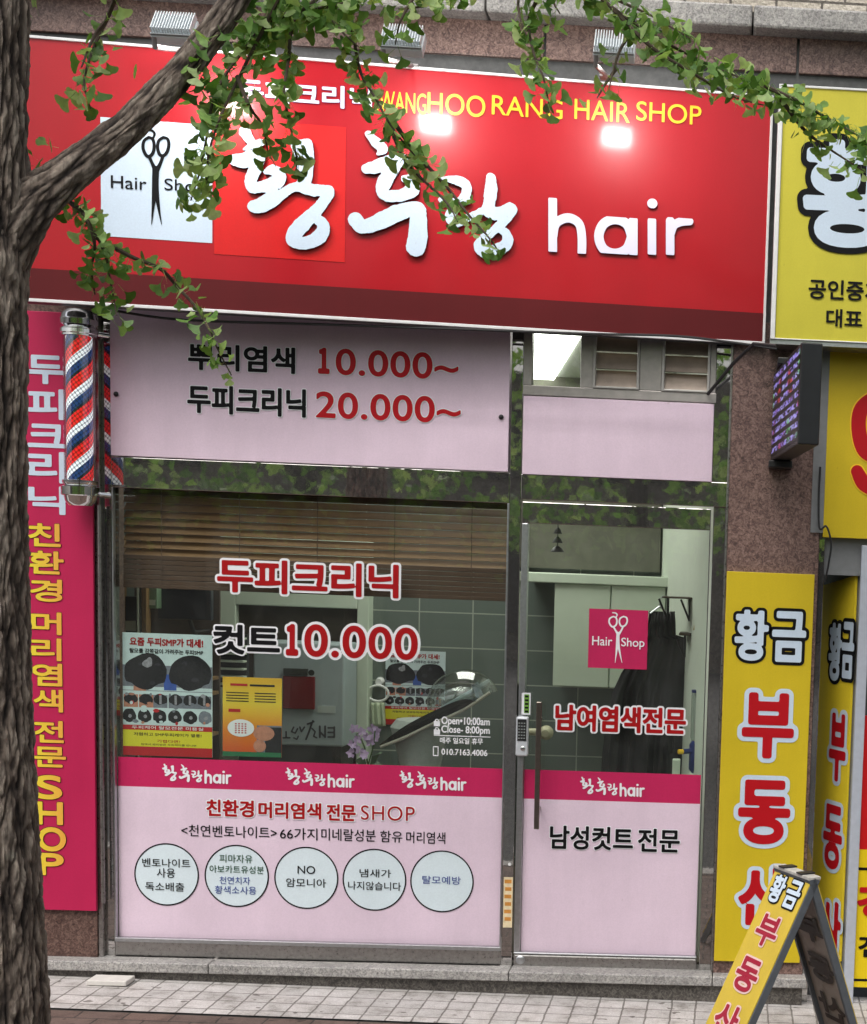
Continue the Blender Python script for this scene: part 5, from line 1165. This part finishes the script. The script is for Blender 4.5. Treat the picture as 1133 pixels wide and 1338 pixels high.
# ================================================================== cables, plate
def cable(name, label, pts, rad, m=M_BLKPL):
    mb = MB(); pts = [Vector(p) for p in pts]; q = [Vector(p) for p in catmull([tuple(p) for p in pts], 8)]; mb.tube(q, rad, 7); return tag(obj(name, mb, m, smooth=True), label, 'cable')
cable('cable', 'black cable sagging along the bottom edge of the red sign', [at(150, 406, -.2), at(240, 418, -.2), at(420, 424, -.2), at(600, 430, -.2), at(760, 436, -.2), at(880, 439, -.2), at(960, 448, -.2), at(1015, 456, -.2)], .006)
cable('cable', 'thin black wire looping down the edge of the granite pillar by the banner', [at(1072, 610, -.06), at(1070, 650, -.07), at(1071, 690, -.08), at(1080, 688, -.08), at(1086, 710, -.08), at(1083, 735, -.08), at(1078, 760, -.07)], .005)
cable('conduit', 'grey pipe running down the left window post beside the barber pole', [at(130, 660, -.05), at(131, 800, -.05), at(133, 1000, -.05), at(135, 1180, -.05)], .009, M_STEELB)
g = on_ground(151, 1278)
PT = thing('stone_slab', 'thin pale slab lying loose against the granite step', 'slab', (g.x, g.y, g.z))
a, b = on_ground(124, 1281), on_ground(177, 1282); mb = MB(); mb.box(a.x, b.x, -.23, -.125, ground_z(a.x) + .002, ground_z(a.x) + .026); obj('slab', mb, mat('pale stone', srgb(206, 202, 196), .7, var=.06), PT, bevel=.004)

# ================================================================== the ginkgo at the kerb
def bark():
    M, t, p = nodes('ginkgo bark'); c = objco(t)
    mp = t.nodes.new('ShaderNodeMapping'); mp.inputs['Scale'].default_value = (1, 1, .28); t.links.new(c, mp.inputs[0])
    n = tex(t, 'ShaderNodeTexNoise', mp.outputs[0], Scale=44., Detail=9., Roughness=.75, Distortion=.5)
    v = tex(t, 'ShaderNodeTexVoronoi', mp.outputs[0], Scale=34., feature='DISTANCE_TO_EDGE')
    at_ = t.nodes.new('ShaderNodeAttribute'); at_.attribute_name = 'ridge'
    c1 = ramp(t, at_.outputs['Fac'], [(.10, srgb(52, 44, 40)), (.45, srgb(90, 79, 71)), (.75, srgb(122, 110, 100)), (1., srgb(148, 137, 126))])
    col = mix(t, 1., c1, ramp(t, n.outputs['Fac'], [(.32, (.45, .42, .40)), (.50, (1., 1., 1.)), (.68, (1.45, 1.42, 1.38))]), 'MULTIPLY')
    k = ramp(t, v.outputs['Distance'], [(0., (.75, .73, .72)), (.12, (1, 1, 1))])
    n3 = tex(t, 'ShaderNodeTexNoise', c, Scale=5., Detail=5.)
    li = ramp(t, n3.outputs['Fac'], [(.70, (0, 0, 0)), (.76, (.7, .7, .7))])
    x = mix(t, 1., col, k, 'MULTIPLY'); x = mix(t, li, x, srgb(150, 150, 138)); t.links.new(x, p.inputs['Base Color'])
    p.inputs['Roughness'].default_value = .9
    ad = t.nodes.new('ShaderNodeMath'); ad.operation = 'ADD'; t.links.new(n.outputs['Fac'], ad.inputs[0]); t.links.new(v.outputs['Distance'], ad.inputs[1])
    bump(t, p, ad.outputs[0], 1., .010); return M
M_BARK = bark()
yT_ = -2.35
def bark_tube(path, radii, n=90, ridge=.012, step=.012, seed=0.):
    """A tapering limb with vertical bark ridges, path resampled finely."""
    q = catmull([(*p, r) for p, r in zip(path, radii)], 12); mb = MB(); pts = [Vector(p[:3]) for p in q]; rr = [p[3] for p in q]
    P, R2 = [pts[0]], [rr[0]]
    for a, b, ra, rb in zip(pts[:-1], pts[1:], rr[:-1], rr[1:]):
        k = max(1, int((b - a).length / step))
        for i in range(1, k + 1): P.append(a.lerp(b, i / k)); R2.append(ra + (rb - ra) * i / k)
    vs = []; up = None; s_ = 0; hv = []
    for i, p in enumerate(P):
        t = (P[min(i + 1, len(P) - 1)] - P[max(i - 1, 0)]).normalized()
        if up is None: up = t.orthogonal().normalized()
        up = (up - t * up.dot(t)).normalized(); b = t.cross(up)
        if i: s_ += (P[i] - P[i - 1]).length
        for j in range(n):
            a = 2 * math.pi * j / n; cx, cy = math.cos(a), math.sin(a)
            R0 = R2[i]; wx, wy = cx * R0, cy * R0
            wob = .35 * noise.noise(Vector((wx * 9, wy * 9, s_ * 5 + seed)))
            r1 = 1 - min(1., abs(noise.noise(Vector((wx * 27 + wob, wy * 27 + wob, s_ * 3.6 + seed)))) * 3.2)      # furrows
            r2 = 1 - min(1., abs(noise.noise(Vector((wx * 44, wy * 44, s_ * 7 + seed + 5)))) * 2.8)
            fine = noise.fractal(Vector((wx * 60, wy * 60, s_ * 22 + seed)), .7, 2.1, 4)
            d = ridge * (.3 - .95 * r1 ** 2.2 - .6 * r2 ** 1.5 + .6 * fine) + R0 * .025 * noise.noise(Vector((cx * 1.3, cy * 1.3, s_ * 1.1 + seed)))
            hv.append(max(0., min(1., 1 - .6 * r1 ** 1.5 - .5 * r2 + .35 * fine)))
            vs.append(p + (up * cx + b * cy) * (R0 + d))
    k = len(P); mb.add(vs, [(i * n + j, i * n + (j + 1) % n, (i + 1) * n + (j + 1) % n, (i + 1) * n + j) for i in range(k - 1) for j in range(n)])
    mb.hv = hv; return mb
def bark_obj(name, mb, parent):
    o = obj(name, mb, M_BARK, parent, smooth=True); a = o.data.attributes.new('ridge', 'FLOAT', 'POINT'); a.data.foreach_set('value', mb.hv); return o
tb = at(-24, 1338, yT_); t0 = at(-22, 700, yT_); t1 = at(-22, 300, yT_); t2 = at(-24, 0, yT_)
gz = ground_z(tb.x) - .05
GT = thing('ginkgo_tree', 'street ginkgo with ridged dark trunk at the left edge, branches over the red sign', 'tree', (tb.x, yT_, gz))
kk = (yT_ + DIST) / F_PX
def rpx(px_edge, py, cpx): return (px_edge - cpx) * kk * .88 - .007
mb = bark_tube([(tb.x - .02, yT_, gz), (tb.x - .005, yT_, gz + .35), at(-24, 1338, yT_), at(-23, 1100, yT_), at(-22, 900, yT_), at(-22, 700, yT_), at(-22, 500, yT_), at(-22, 300, yT_), at(-23, 120, yT_), at(-24, -30, yT_), at(-20, -300, yT_), at(-10, -700, yT_ + .1)],
               [rpx(104, 0, -24), rpx(78, 0, -24), rpx(71, 1338, -24), rpx(53, 1100, -23), rpx(44, 900, -22), rpx(38, 700, -22), rpx(36, 500, -22), rpx(37, 300, -22), rpx(36, 120, -23), rpx(35, 0, -24), rpx(20, 0, -20), rpx(-4, 0, -10)], n=320, ridge=.012, step=.008)
bark_obj('trunk', mb, GT)
yLb = yT_ + .1
lp = [at(-8, 330, yT_ + .02), at(30, 275, yT_ + .04), at(88, 228, yLb), at(160, 172, yLb + .1), at(215, 118, yLb + .16), at(258, 68, yLb + .2), at(300, 12, yLb + .24), at(345, -60, yLb + .3), at(420, -170, yLb + .4)]
lr = [54, 42, 30, 27, 25, 23, 21, 19, 14]
mb = bark_tube(lp, [r * kk * .82 - .003 for r in lr], n=150, ridge=.006, step=.007, seed=31.)
bark_obj('limb', mb, GT)
M_TWIG = mat('twig bark', srgb(78, 66, 54), .85, var=.25, scale=40)
def leaf_mat():
    M = bpy.data.materials.new('ginkgo leaf'); M.use_nodes = True; MATS['leaf'] = M; t = M.node_tree; p = t.nodes['Principled BSDF']; out_ = t.nodes['Material Output']
    g = t.nodes.new('ShaderNodeNewGeometry')
    col = ramp(t, g.outputs['Random Per Island'], [(0., srgb(76, 116, 50)), (.35, srgb(112, 156, 72)), (.7, srgb(152, 186, 106)), (1., srgb(192, 214, 150))])
    n = tex(t, 'ShaderNodeTexNoise', objco(t), Scale=40., Detail=3.)
    x = mix(t, 1., col, ramp(t, n.outputs['Fac'], [(.3, (.75, .75, .75)), (.7, (1.15, 1.15, 1.15))]), 'MULTIPLY')
    t.links.new(x, p.inputs['Base Color']); p.inputs['Roughness'].default_value = .48
    tr = t.nodes.new('ShaderNodeBsdfTranslucent'); t.links.new(mix(t, 1., x, (1., 1.1, .5), 'MULTIPLY'), tr.inputs[0])
    ms = t.nodes.new('ShaderNodeMixShader'); ms.inputs[0].default_value = .42; t.links.new(p.outputs[0], ms.inputs[1]); t.links.new(tr.outputs[0], ms.inputs[2]); t.links.new(ms.outputs[0], out_.inputs[0]); return M
M_LEAF = leaf_mat()
FAN = [(0, 0), (.12, .30), (.36, .50), (.60, .66), (.60, .84), (.40, .97), (.16, 1.03), (0, .97), (-.16, 1.04), (-.40, .98), (-.60, .83), (-.60, .65), (-.36, .50), (-.12, .30)]
def ginkgo_leaf(mb, p, dirv, nrm, L):
    """A fan leaf on a petiole: p attachment, dirv along the leaf, nrm roughly its face normal."""
    u = dirv.normalized(); s_ = u.cross(nrm).normalized(); n = s_.cross(u); curl = random.uniform(-.18, .28); fold = random.uniform(-.14, .16)
    o = len(mb.v); st = L * random.uniform(.35, .7); q = p + u * st - Vector((0, 0, st * .15))
    w_ = L * random.uniform(.85, 1.15)
    for a, b in FAN: mb.v.append(tuple(q + s_ * a * w_ + u * b * L * .82 + n * L * (curl * b * b + fold * abs(a) * b)))
    mb.f += [(o, o + 1, o + 13), (o + 1, o + 2, o + 3, o + 4, o + 5, o + 6, o + 7), (o + 1, o + 7, o + 13), (o + 13, o + 7, o + 8, o + 9, o + 10, o + 11, o + 12)]; mb.mi += [0] * 4
    e = s_ * L * .022; o = len(mb.v); mb.v += [tuple(p - e), tuple(p + e), tuple(q + e * .7), tuple(q - e * .7)]; mb.f.append((o, o + 1, o + 2, o + 3)); mb.mi.append(0)
def cluster(mb, p, axis, k, L):
    for _ in range(k):
        d = Vector((random.gauss(0, 1), random.gauss(0, .8), random.gauss(-.45, .7))) + axis * .5
        nrm = Vector((random.gauss(0, .7), random.gauss(-1, .5), random.gauss(.35, .6)))
        if d.normalized().cross(nrm).length < .05: continue
        ginkgo_leaf(mb, p + Vector((random.gauss(0, .012), random.gauss(0, .02), random.gauss(0, .012))), d, nrm, L * random.uniform(.75, 1.2))
random.seed(23)
fol = MB()
# hanging shoots: pixel path, depth, leaf size, leaves per cluster, spacing (m)
SHOOTS = [([(160, -30), (140, 20), (122, 60), (112, 105), (118, 142)], -2.0, .050, 4, .042), ([(135, 30), (120, 50), (105, 88)], -2.05, .046, 3, .045),
          ([(62, 242), (95, 268), (120, 300), (138, 330), (142, 360), (148, 385), (152, 412)], -2.1, .044, 4, .036), ([(90, 262), (112, 282), (122, 320), (120, 352), (125, 385)], -2.15, .042, 4, .040),
          ([(125, 310), (170, 335), (210, 352), (232, 375), (255, 402), (275, 430), (284, 455), (303, 490)], -2.0, .044, 4, .034),
          ([(400, -40), (360, 10), (330, 50), (300, 90), (280, 130), (268, 180), (262, 225), (248, 262)], -1.9, .050, 6, .034),
          ([(380, -30), (345, 40), (312, 100), (290, 150), (275, 200), (270, 250)], -2.0, .050, 5, .036), ([(420, -30), (385, 30), (378, 80), (372, 120), (380, 160), (386, 205), (388, 228)], -1.85, .048, 5, .036),
          ([(330, -30), (305, 20), (275, 60), (255, 100), (268, 118)], -2.0, .046, 4, .040), ([(450, -40), (400, 10), (350, 30), (318, 62)], -1.8, .052, 6, .034), ([(310, 100), (325, 140), (345, 165), (352, 200)], -1.9, .046, 4, .038),
          ([(500, -40), (450, 0), (462, 50), (470, 95), (490, 130), (512, 165), (535, 195), (560, 220)], -1.8, .048, 5, .034), ([(520, 165), (550, 205), (585, 245), (612, 280), (635, 308), (652, 326)], -1.75, .042, 4, .034), ([(505, 150), (528, 210), (580, 262), (600, 290)], -1.8, .042, 3, .042),
          ([(470, -30), (430, 10), (445, 40), (470, 62)], -1.8, .05, 5, .036), ([(560, -30), (540, 0), (524, 30), (515, 58)], -1.8, .046, 4, .040), ([(540, -40), (480, -5), (410, 12), (350, 15)], -1.8, .05, 6, .036), ([(620, -40), (600, -15), (560, 6), (520, 12)], -1.8, .05, 5, .04),
          ([(720, -40), (700, 0), (690, 30), (698, 70), (708, 100), (716, 138)], -1.8, .046, 5, .036), ([(740, -40), (722, -5), (730, 18)], -1.8, .046, 4, .042), ([(690, -30), (676, 5), (690, 48)], -1.8, .046, 4, .042),
          ([(740, -50), (790, 0), (835, 35), (880, 62), (930, 85), (975, 105), (1015, 122)], -1.6, .050, 7, .030), ([(800, 10), (850, 60), (905, 95), (955, 125), (1000, 138)], -1.65, .048, 5, .036), ([(1000, 112), (1040, 132), (1075, 150), (1105, 168), (1140, 190)], -1.6, .048, 7, .030), ([(1020, 130), (1050, 170), (1085, 195), (1130, 225)], -1.6, .046, 5, .040), ([(760, -40), (800, -5), (850, 20), (900, 50)], -1.6, .05, 6, .034),
          ([(830, 35), (812, 62), (800, 95), (795, 115)], -1.6, .042, 3, .05), ([(805, 90), (790, 110), (782, 128)], -1.6, .044, 2, .08)]
for k, (pp, y, L, nl, sp) in enumerate(SHOOTS):
    pts = [at(px + random.uniform(-2, 2), py, y + .10 * math.sin(i * 1.3 + k)) for i, (px, py) in enumerate(pp)]
    q = [Vector(p) for p in catmull([tuple(p) for p in pts], 10)]
    mb = MB(); mb.tube(q, [.008 * (1 - .75 * i / len(q)) for i in range(len(q))], 6); obj('shoot', mb, M_TWIG, GT, smooth=True)
    acc = 0.
    for a, b in zip(q[:-1], q[1:]):
        acc += (b - a).length
        if acc > sp * .95: acc = 0; cluster(fol, b, (b - a).normalized(), max(1, nl + random.choice((-2, -1, 0, 0))), L * .92)
for (px, py, n) in ((40, 208, 2), (75, 195, 2), (42, 222, 3), (188, 98, 1), (44, 15, 1), (50, 20, 1)): cluster(fol, at(px, py, -2.2), Vector((.3, 0, .5)), n, .046)
obj('hanging_leaves', fol, M_LEAF, GT)
# the crown above the picture
crown = MB(); random.seed(4)
for _ in range(110):
    p = Vector((random.gauss(-1.3, 1.5), random.gauss(-2.2, 1.1), random.uniform(4.0, 7.0)))
    if p.y > -.6: continue
    px, py = pix(p)
    if py > -70: continue
    for _ in range(12): cluster(crown, p + Vector((random.gauss(0, .16), random.gauss(0, .16), random.gauss(0, .10))), Vector((0, 0, -.2)), 1, .07)
obj('crown', crown, M_LEAF, GT)
for k in range(7):
    a = Vector((tb.x, yT_, 3.9 + k * .4)); a = at(-18, -200 - k * 60, yT_); b = Vector((random.uniform(-3, 1.2), random.uniform(-3.4, -1.2), random.uniform(4.8, 6.8)))
    mb = MB(); mb.tube([a, a.lerp(b, .5) + Vector((0, 0, .25)), b], [.05, .035, .012], 8); obj('limb', mb, M_BARK, GT, smooth=True)

# ================================================================== across the street (mirrored in the steel and the glass)
def far_tree(label, x, y):
    t = thing('street_tree', label, 'tree', (x, y, ground_z(x)), 'street trees across the road')
    mb = MB(); mb.tube([(x, y, ground_z(x)), (x + .05, y, 1.5), (x, y, 3.2), (x - .1, y, 5.)], [.2, .16, .13, .05], 12); obj('trunk', mb, M_BARK, t, smooth=True)
    cr = MB()
    for _ in range(330):
        p = Vector((random.gauss(x, 1.5), random.gauss(y, 1.1), random.uniform(2.3, 6.6)))
        for _ in range(7): cluster(cr, p + Vector((random.gauss(0, .2), random.gauss(0, .2), random.gauss(0, .15))), Vector((0, 0, -.2)), 1, .13)
    obj('crown', cr, M_LEAF, t)
random.seed(9)
for x, y in ((-5.5, -12.), (-1.2, -10.6), (2.6, -11.4), (6.9, -11.8)): far_tree('leafy street tree across the road mirrored in the shop glass', x, y)
FB = thing('facing_building', 'plain dim building across the road mirrored in the shop glass', 'building', (0, -24, 0))
mb = MB(); mb.box(-22, 22, -26, -24, -1, 6.0); obj('wall', mb, mat('dim facade', srgb(120, 112, 104), .8, var=.2, scale=1.5), FB)
mb = MB()
for k in range(12): mb.box(-20 + k * 3.4, -17.8 + k * 3.4, -23.98, -23.9, .6, 2.8); mb.box(-20 + k * 3.4, -17.8 + k * 3.4, -23.98, -23.9, 3.8, 5.2)
obj('window', mb, M_BLKPL, FB)
